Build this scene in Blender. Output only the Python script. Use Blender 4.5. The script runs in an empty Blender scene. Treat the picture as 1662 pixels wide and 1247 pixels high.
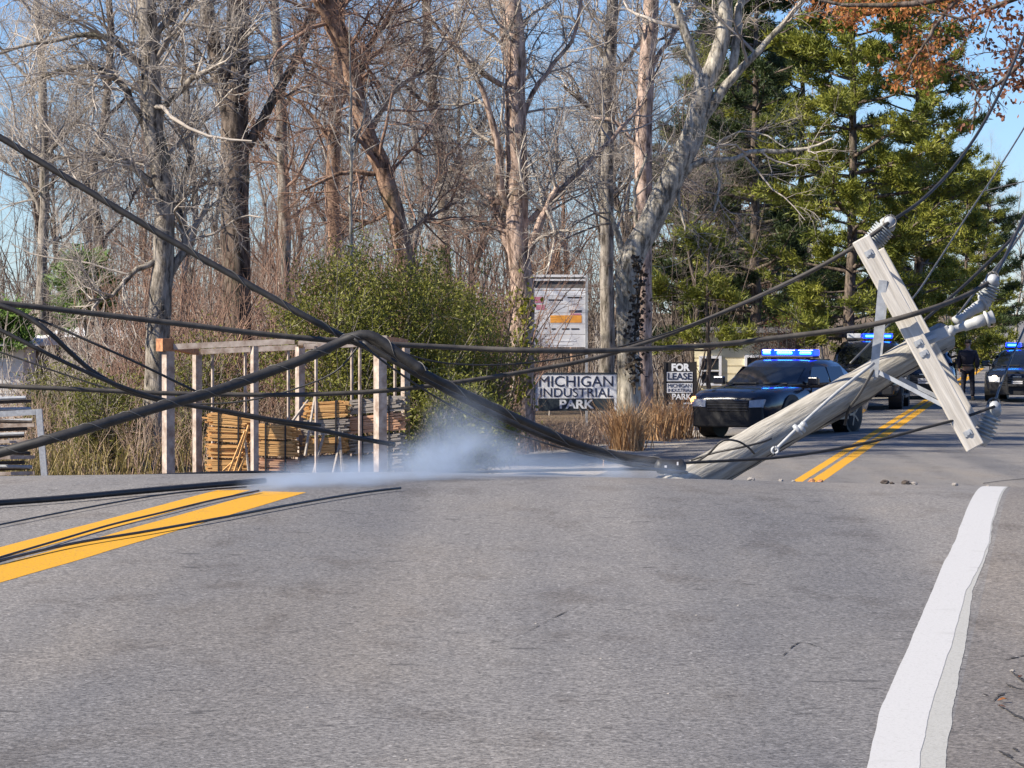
import bpy, math, random
import numpy as np
from mathutils import Vector, Matrix

random.seed(7)
RNG = np.random.default_rng(11)
SC = bpy.context.scene
COL = SC.collection
PI = math.pi

# ------------------------------------------------------------------ camera, sky, sun, exposure
FPX, CX, CY, HOR = 5400.0, 831.0, 623.5, 520.0          # lens in photo pixels; row of the level horizon
EZ = 1.5                                                # eye height in world z
PITCH = math.atan((CY - HOR) / FPX)
cam_d = bpy.data.cameras.new('camera')
cam = bpy.data.objects.new('camera', cam_d)
COL.objects.link(cam)
cam_d.sensor_width = 36.0
cam_d.lens = FPX / 1662.0 * 36.0
cam_d.clip_start, cam_d.clip_end = 0.5, 4000.0
cam.location = (0, 0, EZ)
cam.rotation_euler = (PI / 2 - PITCH, 0, 0)
SC.camera = cam

SUN_EL, SUN_AZ = math.radians(36), math.radians(-110)   # azimuth clockwise from +Y (view direction)
world = bpy.data.worlds.new('World')
SC.world = world
world.use_nodes = True
wn = world.node_tree
wn.nodes.clear()
sky = wn.nodes.new('ShaderNodeTexSky')
sky.sky_type = 'NISHITA'
sky.sun_disc = False
sky.sun_elevation, sky.sun_rotation = SUN_EL, SUN_AZ
sky.air_density, sky.dust_density, sky.ozone_density = 1.0, 0.0, 4.0
bg = wn.nodes.new('ShaderNodeBackground')
bg.inputs['Strength'].default_value = 0.075
wo = wn.nodes.new('ShaderNodeOutputWorld')
tint = wn.nodes.new('ShaderNodeMix')
tint.data_type, tint.blend_type = 'RGBA', 'MULTIPLY'
tint.inputs[0].default_value = 1.0
tint.inputs[7].default_value = (.65, .805, 1.12, 1)        # clear winter blue
wn.links.new(sky.outputs[0], tint.inputs[6])
wn.links.new(tint.outputs[2], bg.inputs[0])
wn.links.new(bg.outputs[0], wo.inputs[0])

sun_d = bpy.data.lights.new('sun', 'SUN')
sun_d.energy, sun_d.angle, sun_d.color = 5.0, math.radians(0.53), (1.0, 0.91, 0.77)
sun = bpy.data.objects.new('sun', sun_d)
COL.objects.link(sun)
to_sun = Vector((math.sin(SUN_AZ) * math.cos(SUN_EL), math.cos(SUN_AZ) * math.cos(SUN_EL), math.sin(SUN_EL)))
sun.rotation_euler = to_sun.to_track_quat('Z', 'Y').to_euler()

SC.view_settings.view_transform = 'Standard'
SC.view_settings.look = 'None'
SC.view_settings.exposure = 1.0
SC.view_settings.gamma = 1.0
SC.view_settings.use_curve_mapping = False
SC.cycles.use_denoising = True
SC.cycles.denoising_input_passes = 'RGB_ALBEDO_NORMAL'
SC.cycles.denoising_prefilter = 'ACCURATE'
SC.cycles.max_bounces = 6
SC.cycles.volume_bounces = 1
SC.cycles.transparent_max_bounces = 12

# ------------------------------------------------------------------ mapping between photo rows and the place
cp, sp = math.cos(PITCH), math.sin(PITCH)


def ray(px, py):
    a, b = (px - CX) / FPX, -(py - CY) / FPX
    return np.array((a, cp + b * sp, -sp + b * cp))


def P(px, py, Y):
    """point at forward distance Y seen at this place of the photo"""
    d = ray(px, py)
    return np.array((0, 0, EZ)) + d * (Y / d[1])


RU = np.array((0.1619, 0.9868))                          # along the road
RN = np.array((-0.9868, 0.1619))                         # to its left
T_MID = 3.62


def st(x, y):
    return x * RU[0] + y * RU[1], x * RN[0] + y * RN[1]


def xy(s, t):
    return s * RU[0] + t * RN[0], s * RU[1] + t * RN[1]


_S = np.arange(-60, 900, 0.1)
_M = np.interp(_S, [-60, 15.0, 18.3, 24, 36, 48, 150, 170, 900], [.015, .015, -.046, -.068, -.068, .001, .001, .006, .006])
_Z = np.cumsum(_M) * 0.1
_Z = _Z - np.interp(0, _S, _Z) - 1.05 + EZ


def prof(s):
    return np.interp(s, _S, _Z)


def road_z(s, t):
    return prof(s) + 0.03 - 0.018 * np.abs(t - T_MID)


def ground_z(x, y):
    """terrain beside and below the road"""
    s, t = st(x, y)
    base = prof(s) - 0.12
    left = np.maximum(t - 8.2, 0)
    right = np.maximum(-2.6 - t, 0)
    z = base - 0.05 * np.minimum(left, 6) * (np.asarray(s) < 45) + 0.004 * np.maximum(np.asarray(left) - 20, 0) - 0.04 * np.minimum(right, 8)
    return z


def gz(x, y):
    return float(ground_z(x, y))


def ground_hit(px, py, smax=140):
    d = ray(px, py)
    Y = np.arange(4, smax, 0.02)
    X = d[0] / d[1] * Y
    Zr = EZ + d[2] / d[1] * Y
    s, t = st(X, Y)
    below = np.nonzero(Zr <= road_z(s, t))[0]
    if len(below) == 0:
        return None
    k = below[0]
    return float(X[k]), float(Y[k]), float(s[k]), float(t[k])


# ------------------------------------------------------------------ materials
MATS = {}


def node_mat(name):
    m = bpy.data.materials.new(name)
    m.use_nodes = True
    nt = m.node_tree
    b = nt.nodes['Principled BSDF']
    MATS[name] = m
    return m, nt, b


def ramp(nt, stops, src):
    r = nt.nodes.new('ShaderNodeValToRGB')
    cr = r.color_ramp
    while len(cr.elements) > 1:
        cr.elements.remove(cr.elements[-1])
    cr.elements[0].position = stops[0][0]
    cr.elements[0].color = (*stops[0][1], 1)
    for p, c in stops[1:]:
        e = cr.elements.new(p)
        e.color = (*c, 1)
    nt.links.new(src, r.inputs[0])
    return r.outputs[0]


def noise(nt, coord, scale, detail=4, rough=.6, mapping=None):
    n = nt.nodes.new('ShaderNodeTexNoise')
    n.inputs['Scale'].default_value = scale
    n.inputs['Detail'].default_value = detail
    n.inputs['Roughness'].default_value = rough
    if mapping is not None:
        mp = nt.nodes.new('ShaderNodeMapping')
        mp.inputs['Scale'].default_value = mapping[0]
        mp.inputs['Rotation'].default_value = mapping[1]
        nt.links.new(coord, mp.inputs[0])
        coord = mp.outputs[0]
    nt.links.new(coord, n.inputs['Vector'])
    return n.outputs[0]


def mix(nt, a, b, fac, mode='MIX'):
    m = nt.nodes.new('ShaderNodeMix')
    m.data_type, m.blend_type = 'RGBA', mode
    for sock, v in ((m.inputs[6], a), (m.inputs[7], b)):
        if isinstance(v, tuple):
            sock.default_value = (*v, 1)
        else:
            nt.links.new(v, sock)
    if isinstance(fac, float):
        m.inputs[0].default_value = fac
    else:
        nt.links.new(fac, m.inputs[0])
    return m.outputs[2]


def coords(nt):
    return nt.nodes.new('ShaderNodeTexCoord').outputs['Object']


def bump(nt, b, h, strength=.3, dist=.01):
    n = nt.nodes.new('ShaderNodeBump')
    n.inputs['Strength'].default_value = strength
    n.inputs['Distance'].default_value = dist
    nt.links.new(h, n.inputs['Height'])
    nt.links.new(n.outputs[0], b.inputs['Normal'])


def simple(name, c1, c2=None, scale=6.0, rough=.7, metal=0.0, bumps=0.0, stretch=None, spec=.5, coat=0.0):
    m, nt, b = node_mat(name)
    b.inputs['Roughness'].default_value = rough
    b.inputs['Metallic'].default_value = metal
    b.inputs['Specular IOR Level'].default_value = spec
    b.inputs['Coat Weight'].default_value = coat
    if c2 is None:
        c2 = tuple(v * .82 for v in c1)
    n = noise(nt, coords(nt), scale, 5, .6, (stretch, (0, 0, 0)) if stretch else None)
    nt.links.new(ramp(nt, [(.35, c2), (.65, c1)], n), b.inputs['Base Color'])
    if bumps:
        bump(nt, b, n, bumps, .02)
    return m


def bark(name, light, dark, scale=11.0):
    m, nt, b = node_mat(name)
    b.inputs['Roughness'].default_value = .9
    b.inputs['Specular IOR Level'].default_value = .2
    co = coords(nt)
    n1 = noise(nt, co, scale, 6, .7, ((1, 1, .25), (0, 0, 0)))
    n2 = noise(nt, co, 1.6, 3, .5)
    c = ramp(nt, [(.38, tuple(.6 * d for d in dark)), (.49, tuple((a + d) / 2 for a, d in zip(light, dark))), (.60, tuple(min(.6, 1.12 * a) for a in light))], n1)
    c2 = mix(nt, c, (.10, .105, .05), ramp(nt, [(.55, (0, 0, 0)), (.75, (.45, .45, .45))], n2))
    nt.links.new(c2, b.inputs['Base Color'])
    bump(nt, b, n1, .8, .03)
    return m


def leafmat(name, a, bcol, c, scale=1.2, trans=.25):
    m, nt, b = node_mat(name)
    b.inputs['Roughness'].default_value = .55
    b.inputs['Specular IOR Level'].default_value = .3
    n = noise(nt, coords(nt), scale, 5, .7)
    col = ramp(nt, [(.32, a), (.5, bcol), (.68, c)], n)
    nt.links.new(col, b.inputs['Base Color'])
    tr = nt.nodes.new('ShaderNodeBsdfTranslucent')
    nt.links.new(col, tr.inputs[0])
    ms = nt.nodes.new('ShaderNodeMixShader')
    ms.inputs[0].default_value = trans
    nt.links.new(b.outputs[0], ms.inputs[1])
    nt.links.new(tr.outputs[0], ms.inputs[2])
    nt.links.new(ms.outputs[0], nt.nodes['Material Output'].inputs[0])
    return m


def asphalt(name, dark, light, cracks=True):
    m, nt, b = node_mat(name)
    b.inputs['Roughness'].default_value = .85
    b.inputs['Specular IOR Level'].default_value = .25
    co = coords(nt)
    fine = noise(nt, co, 85, 4, .8)
    mid = noise(nt, co, 38, 4, .7)
    big = noise(nt, co, .8, 4, .55, ((1, .35, 1), (0, 0, .163)))
    blot = noise(nt, co, 3.2, 5, .65, ((1, .4, 1), (0, 0, .163)))
    midc = tuple((p + q) / 2 for p, q in zip(dark, light))
    c = ramp(nt, [(.36, dark), (.5, midc), (.64, light)], fine)
    c = mix(nt, c, ramp(nt, [(.35, (.72, .72, .72)), (.65, (1.18, 1.18, 1.18))], mid), 1.0, 'MULTIPLY')
    c = mix(nt, c, ramp(nt, [(.33, (.84, .85, .88)), (.5, (1, 1, 1)), (.68, (1.10, 1.06, 1.0))], big), 1.0, 'MULTIPLY')
    c = mix(nt, c, ramp(nt, [(.34, (.80, .78, .76)), (.46, (1, 1, 1))], blot), 1.0, 'MULTIPLY')
    # light aggregate chips
    v = nt.nodes.new('ShaderNodeTexVoronoi')
    v.inputs['Scale'].default_value = 70
    nt.links.new(co, v.inputs['Vector'])
    sepc = nt.nodes.new('ShaderNodeSeparateColor')
    nt.links.new(v.outputs['Color'], sepc.inputs[0])
    chip = nt.nodes.new('ShaderNodeMath')
    chip.operation = 'GREATER_THAN'
    nt.links.new(sepc.outputs[0], chip.inputs[0])
    chip.inputs[1].default_value = .982
    near = nt.nodes.new('ShaderNodeMath')
    near.operation = 'LESS_THAN'
    nt.links.new(v.outputs['Distance'], near.inputs[0])
    near.inputs[1].default_value = .3
    both = nt.nodes.new('ShaderNodeMath')
    both.operation = 'MULTIPLY'
    nt.links.new(chip.outputs[0], both.inputs[0])
    nt.links.new(near.outputs[0], both.inputs[1])
    c = mix(nt, c, (.42, .40, .38), both.outputs[0])
    # short dark scuffs and holes across the lane
    sc_ = noise(nt, co, 6.5, 3, .6, ((1.0, 1.5, 1), (0, 0, .163)))
    c = mix(nt, c, (.05, .046, .043), ramp(nt, [(.65, (0, 0, 0)), (.70, (.6, .6, .6))], sc_))
    lane = noise(nt, co, 1.1, 2, .5, ((1, .02, 1), (0, 0, .163)))
    c = mix(nt, c, ramp(nt, [(.38, (.80, .81, .84)), (.55, (1.05, 1.04, 1.03))], lane), 1.0, 'MULTIPLY')
    nt.links.new(c, b.inputs['Base Color'])
    bump(nt, b, fine, .5, .004)
    return m


M_ROAD = asphalt('asphalt', (.072, .068, .063), (.298, .282, .264))
M_SHOULDER = asphalt('shoulder_asphalt', (.070, .063, .056), (.285, .258, .228))


def paint_mat(name, col, worn, thr=.62):
    m, nt, b = node_mat(name)
    b.inputs['Roughness'].default_value = .75
    b.inputs['Specular IOR Level'].default_value = .15
    co = coords(nt)
    n1 = noise(nt, co, 120, 4, .75)
    n2 = noise(nt, co, 5, 4, .6)
    c = mix(nt, col, worn, ramp(nt, [(thr - .06, (0, 0, 0)), (thr + .10, (.8, .8, .8))], n1))
    c = mix(nt, c, worn, ramp(nt, [(.6, (0, 0, 0)), (.8, (.5, .5, .5))], n2))
    nt.links.new(c, b.inputs['Base Color'])
    bump(nt, b, n1, .3, .003)
    return m


M_WHITE = paint_mat('white_road_paint', (.45, .445, .435), (.27, .26, .245), .60)
M_WHITE_OLD = paint_mat('old_white_road_paint', (.37, .365, .34), (.24, .235, .21), .55)
M_YELLOW = paint_mat('yellow_road_paint', (.60, .305, .018), (.26, .17, .06), .55)


def ground_mat():
    m, nt, b = node_mat('leaf_litter')
    b.inputs['Roughness'].default_value = .95
    co = coords(nt)
    n1 = noise(nt, co, 9, 8, .75)
    n2 = noise(nt, co, .5, 4, .6)
    c = ramp(nt, [(.3, (.035, .025, .015)), (.45, (.12, .075, .04)), (.58, (.21, .145, .085)), (.72, (.33, .25, .16))], n1)
    c = mix(nt, c, (.10, .105, .04), ramp(nt, [(.5, (0, 0, 0)), (.7, (.55, .55, .55))], n2))
    nt.links.new(c, b.inputs['Base Color'])
    bump(nt, b, n1, 1.0, .08)
    return m


M_GROUND = ground_mat()
M_GRAVEL = simple('pale_gravel', (.42, .37, .30), (.24, .205, .165), 18, .95, bumps=.8)
M_BARK_GREY = bark('grey_bark', (.30, .265, .225), (.09, .075, .06))
M_BARK_PALE = bark('pale_bark', (.46, .42, .35), (.17, .15, .12))
M_BARK_RED = bark('reddish_bark', (.33, .215, .15), (.11, .065, .045))
M_BARK_TAN = bark('tan_bark', (.46, .345, .28), (.16, .105, .08))
M_BARK_DARK = bark('dark_bark', (.16, .125, .10), (.045, .035, .028))
M_TWIG_GREY = simple('grey_twigs', (.50, .445, .385), (.20, .17, .145), .9, .9)
M_TWIG_RED = simple('reddish_twigs', (.29, .18, .13), (.125, .075, .055), .9, .9)
M_TWIG_DARK = simple('dark_twigs', (.25, .21, .185), (.095, .078, .068), .9, .9)
M_TWIG_DEEP = simple('deep_wood_twigs', (.15, .115, .09), (.06, .045, .036), .9, .9)
M_NEEDLE = leafmat('pine_needles', (.075, .10, .018), (.175, .19, .027), (.29, .285, .048), .9)
M_NEEDLE_DK = leafmat('dark_pine_needles', (.025, .042, .018), (.05, .075, .024), (.095, .115, .032), .8)
M_NEEDLE_BR = leafmat('bright_pine_needles', (.06, .12, .025), (.11, .19, .035), (.16, .24, .05), 2.0)
M_SHRUB = leafmat('shrub_leaves', (.07, .08, .014), (.155, .16, .026), (.26, .25, .05), 1.1)
M_IVY = leafmat('ivy_leaves', (.09, .10, .012), (.18, .19, .02), (.30, .25, .03), 3.0)
M_DEADVINE = leafmat('withered_vine_leaves', (.03, .024, .017), (.055, .042, .03), (.10, .075, .05), 3.0, .1)
M_OAK = leafmat('russet_oak_leaves', (.22, .08, .02), (.40, .16, .05), (.52, .25, .10), 2.0, .35)
M_OAK_DK = leafmat('dark_brown_oak_leaves', (.07, .03, .018), (.13, .055, .03), (.22, .085, .045), 2.0, .2)
M_STRAW = leafmat('dry_grass_blades', (.28, .15, .07), (.43, .26, .13), (.56, .40, .24), 1.5, .3)
M_OLIVEGRASS = leafmat('olive_and_straw_grass_blades', (.07, .07, .02), (.20, .16, .055), (.45, .34, .15), 2.2, .3)
M_STRAW_PINK = leafmat('pale_weed_stems', (.26, .17, .12), (.38, .27, .20), (.48, .37, .28), 1.5, .2)
M_POLE = simple('weathered_pole_wood', (.41, .385, .335), (.215, .197, .165), 7, .9, bumps=.8, stretch=(5, 5, .5))
M_ARM = simple('weathered_crossarm_wood', (.60, .56, .50), (.40, .365, .315), 8, .85, bumps=.3, stretch=(6, 6, .3))
M_GALV = simple('galvanised_steel', (.42, .435, .45), (.30, .31, .325), 20, .6, .2)
M_FIBRE = simple('grey_fibreglass', (.42, .42, .41), (.32, .325, .32), 15, .6)
M_PORC = simple('grey_porcelain', (.34, .355, .355), (.24, .255, .26), 10, .45)
M_CABLE = simple('black_cable_jacket', (.035, .032, .030), (.015, .014, .013), 14, .55)
M_CABLE_BR = simple('weathered_cable_jacket', (.075, .065, .055), (.035, .03, .026), 14, .7)
M_BAREWIRE = simple('dull_aluminium_wire', (.16, .155, .145), (.09, .085, .08), 12, .5, .4)
M_STEEL = simple('unpainted_steel_frame', (.47, .40, .34), (.24, .175, .135), 7, .7, .05)
M_RUST = simple('rusty_steel', (.46, .22, .10), (.23, .095, .045), 14, .8)
M_STAKE_Y = simple('straw_coloured_stakes', (.72, .43, .17), (.40, .21, .07), 5, .8, stretch=(.6, 6, 14))
M_STAKE_P = simple('pinkish_stakes', (.66, .40, .25), (.42, .22, .12), 5, .8, stretch=(.6, 6, 14))
M_STAKE_G = simple('grey_stakes', (.40, .36, .31), (.20, .17, .145), 5, .85, stretch=(.6, 6, 14))  # grey tone: right-hand stacks, some loose stakes, outbuilding wall
M_BLACKPAINT = simple('black_car_paint', (.010, .013, .022), (.009, .011, .019), 2, .22, 0, coat=.7)
M_GLASS_CAR = simple('tinted_car_glass', (.010, .013, .017), (.008, .010, .014), 2, .06, 0, spec=.7)
M_TYRE = simple('tyre_rubber', (.022, .022, .023), (.014, .014, .014), 20, .85)
M_RIM = simple('dark_steel_rim', (.16, .165, .17), (.10, .10, .105), 20, .35, .7)
M_PLASTIC = simple('black_trim_plastic', (.018, .018, .02), (.012, .012, .013), 20, .6)
M_CHROME = simple('bright_metal', (.66, .68, .70), (.55, .57, .6), 10, .2, .9)
M_LAMPGLASS = simple('headlamp_glass', (.55, .57, .60), (.42, .44, .47), 12, .15)
M_LETTER_SILVER = simple('silver_vinyl_letters', (.62, .63, .68), (.55, .56, .61), 10, .5)
M_SIGNWHITE = simple('white_sign_panel', (.66, .66, .67), (.56, .56, .58), 3, .6)
M_SIGNGREY = simple('pale_grey_sign_panel', (.78, .79, .80), (.66, .67, .70), 3, .6)
M_SIGNDARK = simple('dark_sign_panel', (.035, .05, .06), (.02, .03, .04), 3, .6)
M_SIGNBLACK = simple('black_sign_board', (.022, .018, .018), (.012, .011, .011), 3, .7)
M_NAVY = simple('navy_lettering', (.02, .03, .07), (.015, .022, .05), 8, .6)
M_WHITELET = simple('white_lettering', (.78, .80, .82), (.68, .70, .72), 8, .6)
M_ORANGE = simple('orange_sign_panel', (.80, .36, .06), (.66, .27, .04), 6, .6)
M_PINK = simple('faded_pink_sign_panel', (.55, .20, .27), (.45, .16, .22), 6, .6)
M_CREAM = simple('cream_siding', (.80, .71, .48), (.68, .59, .38), 2, .8)
M_WHITEWALL = simple('white_siding', (.74, .74, .72), (.62, .62, .61), 2, .8)
M_ROOF = simple('grey_roof_shingle', (.13, .12, .115), (.08, .075, .07), 8, .9)
M_WINGLASS = simple('dark_window_glass', (.03, .035, .04), (.02, .024, .028), 3, .1)
M_TRIM = simple('white_trim', (.7, .7, .72), (.6, .6, .62), 5, .7)
M_CLOTH = simple('dark_navy_uniform_cloth', (.030, .028, .042), (.018, .018, .028), 14, .9)
M_TROUSER = simple('navy_uniform_trousers', (.022, .024, .040), (.014, .015, .026), 14, .9)
M_SKIN = simple('skin', (.42, .25, .18), (.36, .21, .15), 10, .55)
M_HAIR = simple('dark_hair', (.02, .015, .012), (.012, .01, .008), 30, .7)
M_STONE = simple('broken_stone', (.34, .31, .28), (.17, .155, .14), 25, .9, bumps=.5)
M_CHAR = simple('dark_broken_wood', (.09, .07, .055), (.04, .03, .025), 25, .9)
M_CRACK = simple('crack_fill', (.035, .030, .026), (.02, .018, .016), 40, .95)


def emit(name, col, strength):
    m, nt, b = node_mat(name)
    b.inputs['Base Color'].default_value = (*[min(1, v) for v in col], 1)
    b.inputs['Emission Color'].default_value = (*col, 1)
    b.inputs['Emission Strength'].default_value = strength
    b.inputs['Roughness'].default_value = .2
    return m


M_BLUE = emit('lit_blue_lens', (.004, .03, 1.0), 2.2)
M_BLUE_HOT = emit('lit_blue_diode', (.05, .50, 1.0), 4.5)
M_AMBER = emit('lit_amber_turn_lamp', (1.0, .42, .12), 2.6)
M_HEADLIT = emit('lit_headlamp', (1.0, .80, .55), 3.6)


# ------------------------------------------------------------------ mesh helpers
def link_mesh(name, me, parent=None, label=None):
    o = bpy.data.objects.new(name, me)
    COL.objects.link(o)
    if parent is not None:
        o.parent = parent
    if label:
        o['label'] = label
    return o


def np_mesh(name, V, F, m, smooth=False):
    """F: list of int arrays of shape (n, 3) or (n, 4)"""
    me = bpy.data.meshes.new(name)
    V = np.asarray(V, np.float32)
    F = [f for f in F if len(f)]
    me.vertices.add(len(V))
    me.vertices.foreach_set('co', V.ravel())
    loops = np.concatenate([f.ravel() for f in F]).astype(np.int32)
    sizes = np.concatenate([np.full(len(f), f.shape[1], np.int32) for f in F])
    starts = np.concatenate(([0], np.cumsum(sizes)[:-1])).astype(np.int32)
    me.loops.add(len(loops))
    me.loops.foreach_set('vertex_index', loops)
    me.polygons.add(len(sizes))
    me.polygons.foreach_set('loop_start', starts)
    if smooth:
        me.polygons.foreach_set('use_smooth', np.ones(len(sizes), bool))
    me.update(calc_edges=True)
    me.materials.append(m)
    return me


class MB:
    def __init__(s):
        s.v, s.f, s.n = [], [], 0

    def add(s, V, F):
        V = [tuple(float(c) for c in p) for p in V]
        s.v += V
        s.f += [tuple(i + s.n for i in f) for f in F]
        s.n += len(V)
        return s

    def box(s, c, size, R=None):
        c = np.array(c, float)
        h = np.array(size, float) / 2
        V = []
        for i in (-1, 1):
            for j in (-1, 1):
                for k in (-1, 1):
                    p = np.array((i, j, k)) * h
                    if R is not None:
                        p = R @ p
                    V.append(c + p)
        return s.add(V, [(0, 1, 3, 2), (4, 6, 7, 5), (0, 4, 5, 1), (2, 3, 7, 6), (0, 2, 6, 4), (1, 5, 7, 3)])

    def bar(s, a, b, w, h, up=(0, 0, 1)):
        """box bar from a to b, w across and h along up"""
        a, b = np.array(a, float), np.array(b, float)
        T = b - a
        L = np.linalg.norm(T)
        T = T / L
        U = np.array(up, float)
        U = U - T * U.dot(T)
        if np.linalg.norm(U) < 1e-4:
            U = np.array((1., 0, 0)) - T * T[0]
        U /= np.linalg.norm(U)
        W = np.cross(T, U)
        return s.box((a + b) / 2, (L, w, h), np.stack((T, W, U), 1))

    def tube(s, pts, rad, sides=8, caps=True):
        pts = np.array(pts, float)
        rad = np.full(len(pts), rad, float) if np.isscalar(rad) else np.array(rad, float)
        V, F = tubes(pts[None], rad[None], sides)
        s.add(V, F.tolist())
        if caps:
            n0 = s.n - len(V)
            K = len(pts)
            s.f.append(tuple(n0 + i for i in range(sides))[::-1])
            s.f.append(tuple(n0 + (K - 1) * sides + i for i in range(sides)))
        return s

    def loft(s, rings, caps=True, closed=True):
        n = len(rings[0])
        V = [p for r in rings for p in r]
        F = []
        for k in range(len(rings) - 1):
            for i in range(n if closed else n - 1):
                j = (i + 1) % n
                F.append((k * n + i, k * n + j, (k + 1) * n + j, (k + 1) * n + i))
        if caps:
            F.append(tuple(range(n))[::-1])
            F.append(tuple((len(rings) - 1) * n + i for i in range(n)))
        return s.add(V, F)

    def lathe(s, prof_, a, b, sides=14):
        """profile of (fraction along a-b, radius)"""
        a, b = np.array(a, float), np.array(b, float)
        return s.tube([a + (b - a) * t for t, r in prof_], [r for t, r in prof_], sides)

    def build(s, name, m, parent=None, smooth=False, label=None, off=None, bevel=0.0, frame=None):
        me = bpy.data.meshes.new(name)
        V = s.v if off is None else [(p[0] - off[0], p[1] - off[1], p[2] - off[2]) for p in s.v]
        if frame is not None:                            # own axes: grain runs along local z
            V = (np.array(V) @ frame).tolist()
        me.from_pydata(V, [], s.f)
        if smooth:
            for p in me.polygons:
                p.use_smooth = True
        me.update()
        me.materials.append(m)
        o = link_mesh(name, me, parent, label)
        if frame is not None:
            o.rotation_euler = Matrix(frame.tolist()).to_euler()
        if bevel:
            md = o.modifiers.new('edge', 'BEVEL')
            md.width, md.segments, md.limit_method = bevel, 2, 'ANGLE'
        return o


def tubes(Pt, R, S):
    """Pt (N,K,3), R (N,K) -> verts, quads"""
    N, K, _ = Pt.shape
    T = np.gradient(Pt, axis=1)
    T /= np.linalg.norm(T, axis=2, keepdims=True) + 1e-9
    avg = Pt[:, -1] - Pt[:, 0]
    ref = np.zeros((N, 3))
    ref[np.arange(N), np.argmin(np.abs(avg), axis=1)] = 1
    U = np.cross(T, ref[:, None, :])
    U /= np.linalg.norm(U, axis=2, keepdims=True) + 1e-9
    W = np.cross(T, U)
    a = np.arange(S) / S * 2 * PI
    V = Pt[:, :, None, :] + R[:, :, None, None] * (np.cos(a)[None, None, :, None] * U[:, :, None, :] + np.sin(a)[None, None, :, None] * W[:, :, None, :])
    n, k, i = np.meshgrid(np.arange(N), np.arange(K - 1), np.arange(S), indexing='ij')
    j = (i + 1) % S
    b = (n * K + k) * S
    F = np.stack((b + i, b + j, b + S + j, b + S + i), -1).reshape(-1, 4)
    return V.reshape(-1, 3), F


def smooth_line(pts, n=40):
    pts = np.array(pts, float)
    if len(pts) == 2:
        return np.linspace(pts[0], pts[1], n)
    Q = np.vstack((2 * pts[0] - pts[1], pts, 2 * pts[-1] - pts[-2]))
    seg = np.linalg.norm(np.diff(pts, axis=0), axis=1)
    cum = np.concatenate(([0], np.cumsum(seg)))
    out = []
    for d in np.linspace(0, cum[-1], n):
        k = min(int(np.searchsorted(cum, d, side='right')) - 1, len(seg) - 1)
        t = (d - cum[k]) / seg[k]
        p0, p1, p2, p3 = Q[k], Q[k + 1], Q[k + 2], Q[k + 3]
        out.append(.5 * (2 * p1 + (p2 - p0) * t + (2 * p0 - 5 * p1 + 4 * p2 - p3) * t * t + (3 * p1 - p0 - 3 * p2 + p3) * t ** 3))
    return np.array(out)


def tag(o, label, cat, group=None):
    o['label'], o['category'] = label, cat
    if group:
        o['group'] = group
    return o


def thing(name, label, cat, loc=(0, 0, 0), rz=0.0, group=None):
    o = bpy.data.objects.new(name, None)
    COL.objects.link(o)
    o.location = tuple(float(v) for v in loc)
    o.rotation_euler = (0, 0, rz)
    o.empty_display_size = .2
    return tag(o, label, cat, group)


def setting(o, kind='structure'):
    o['kind'] = kind
    return o


def text(body, m, parent, loc, size, rot=(PI / 2, 0, 0), bold=.012, name='lettering', align='CENTER', sx=1.0, width=None):
    c = bpy.data.curves.new(name, 'FONT')
    c.body, c.size, c.align_x, c.align_y = body, size, align, 'CENTER'
    c.offset, c.extrude = bold * size, .003
    c.materials.append(m)
    tmp = bpy.data.objects.new(name, c)
    COL.objects.link(tmp)
    bpy.context.view_layer.update()
    me = bpy.data.meshes.new_from_object(tmp.evaluated_get(bpy.context.evaluated_depsgraph_get()))
    bpy.data.objects.remove(tmp)
    me.materials.clear()
    me.materials.append(m)
    o = link_mesh(name, me, parent)
    o.location, o.rotation_euler = loc, rot
    if width:
        xs = [v.co.x for v in me.vertices]
        sx = width / (max(xs) - min(xs))
    o.scale = (sx, 1, 1)
    return o


# ------------------------------------------------------------------ ground, road, markings
def grid_sheet(name, S, T, zfun, m):
    Sg, Tg = np.meshgrid(S, T, indexing='ij')
    X, Y = xy(Sg, Tg)
    Z = zfun(Sg, Tg, X, Y)
    V = np.stack((X, Y, Z), -1).reshape(-1, 3)
    a, b = len(S), len(T)
    i, j = np.meshgrid(np.arange(a - 1), np.arange(b - 1), indexing='ij')
    q = i * b + j
    F = np.stack((q, q + b, q + b + 1, q + 1), -1).reshape(-1, 4)
    me = np_mesh(name, V, [F], m, True)
    return setting(link_mesh(name, me))


S_FINE = np.concatenate((np.arange(-40, 10, 2.0), np.arange(10, 24, .2), np.arange(24, 56, .4), np.arange(56, 160, 2.0), np.arange(160, 820, 20.0)))
T_ALL = np.concatenate((np.arange(-260, -20, 12.0), np.arange(-20, 30, 1.0), np.arange(30, 300, 10.0)))
_gn = RNG.normal(0, .03, (len(S_FINE), len(T_ALL)))


def _gzf(Sg, Tg, X, Y):
    off = ((Tg > 9.2) | (Tg < -3.2)) & (np.abs(Tg) < 40)
    return ground_z(X, Y) + _gn * off


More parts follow.
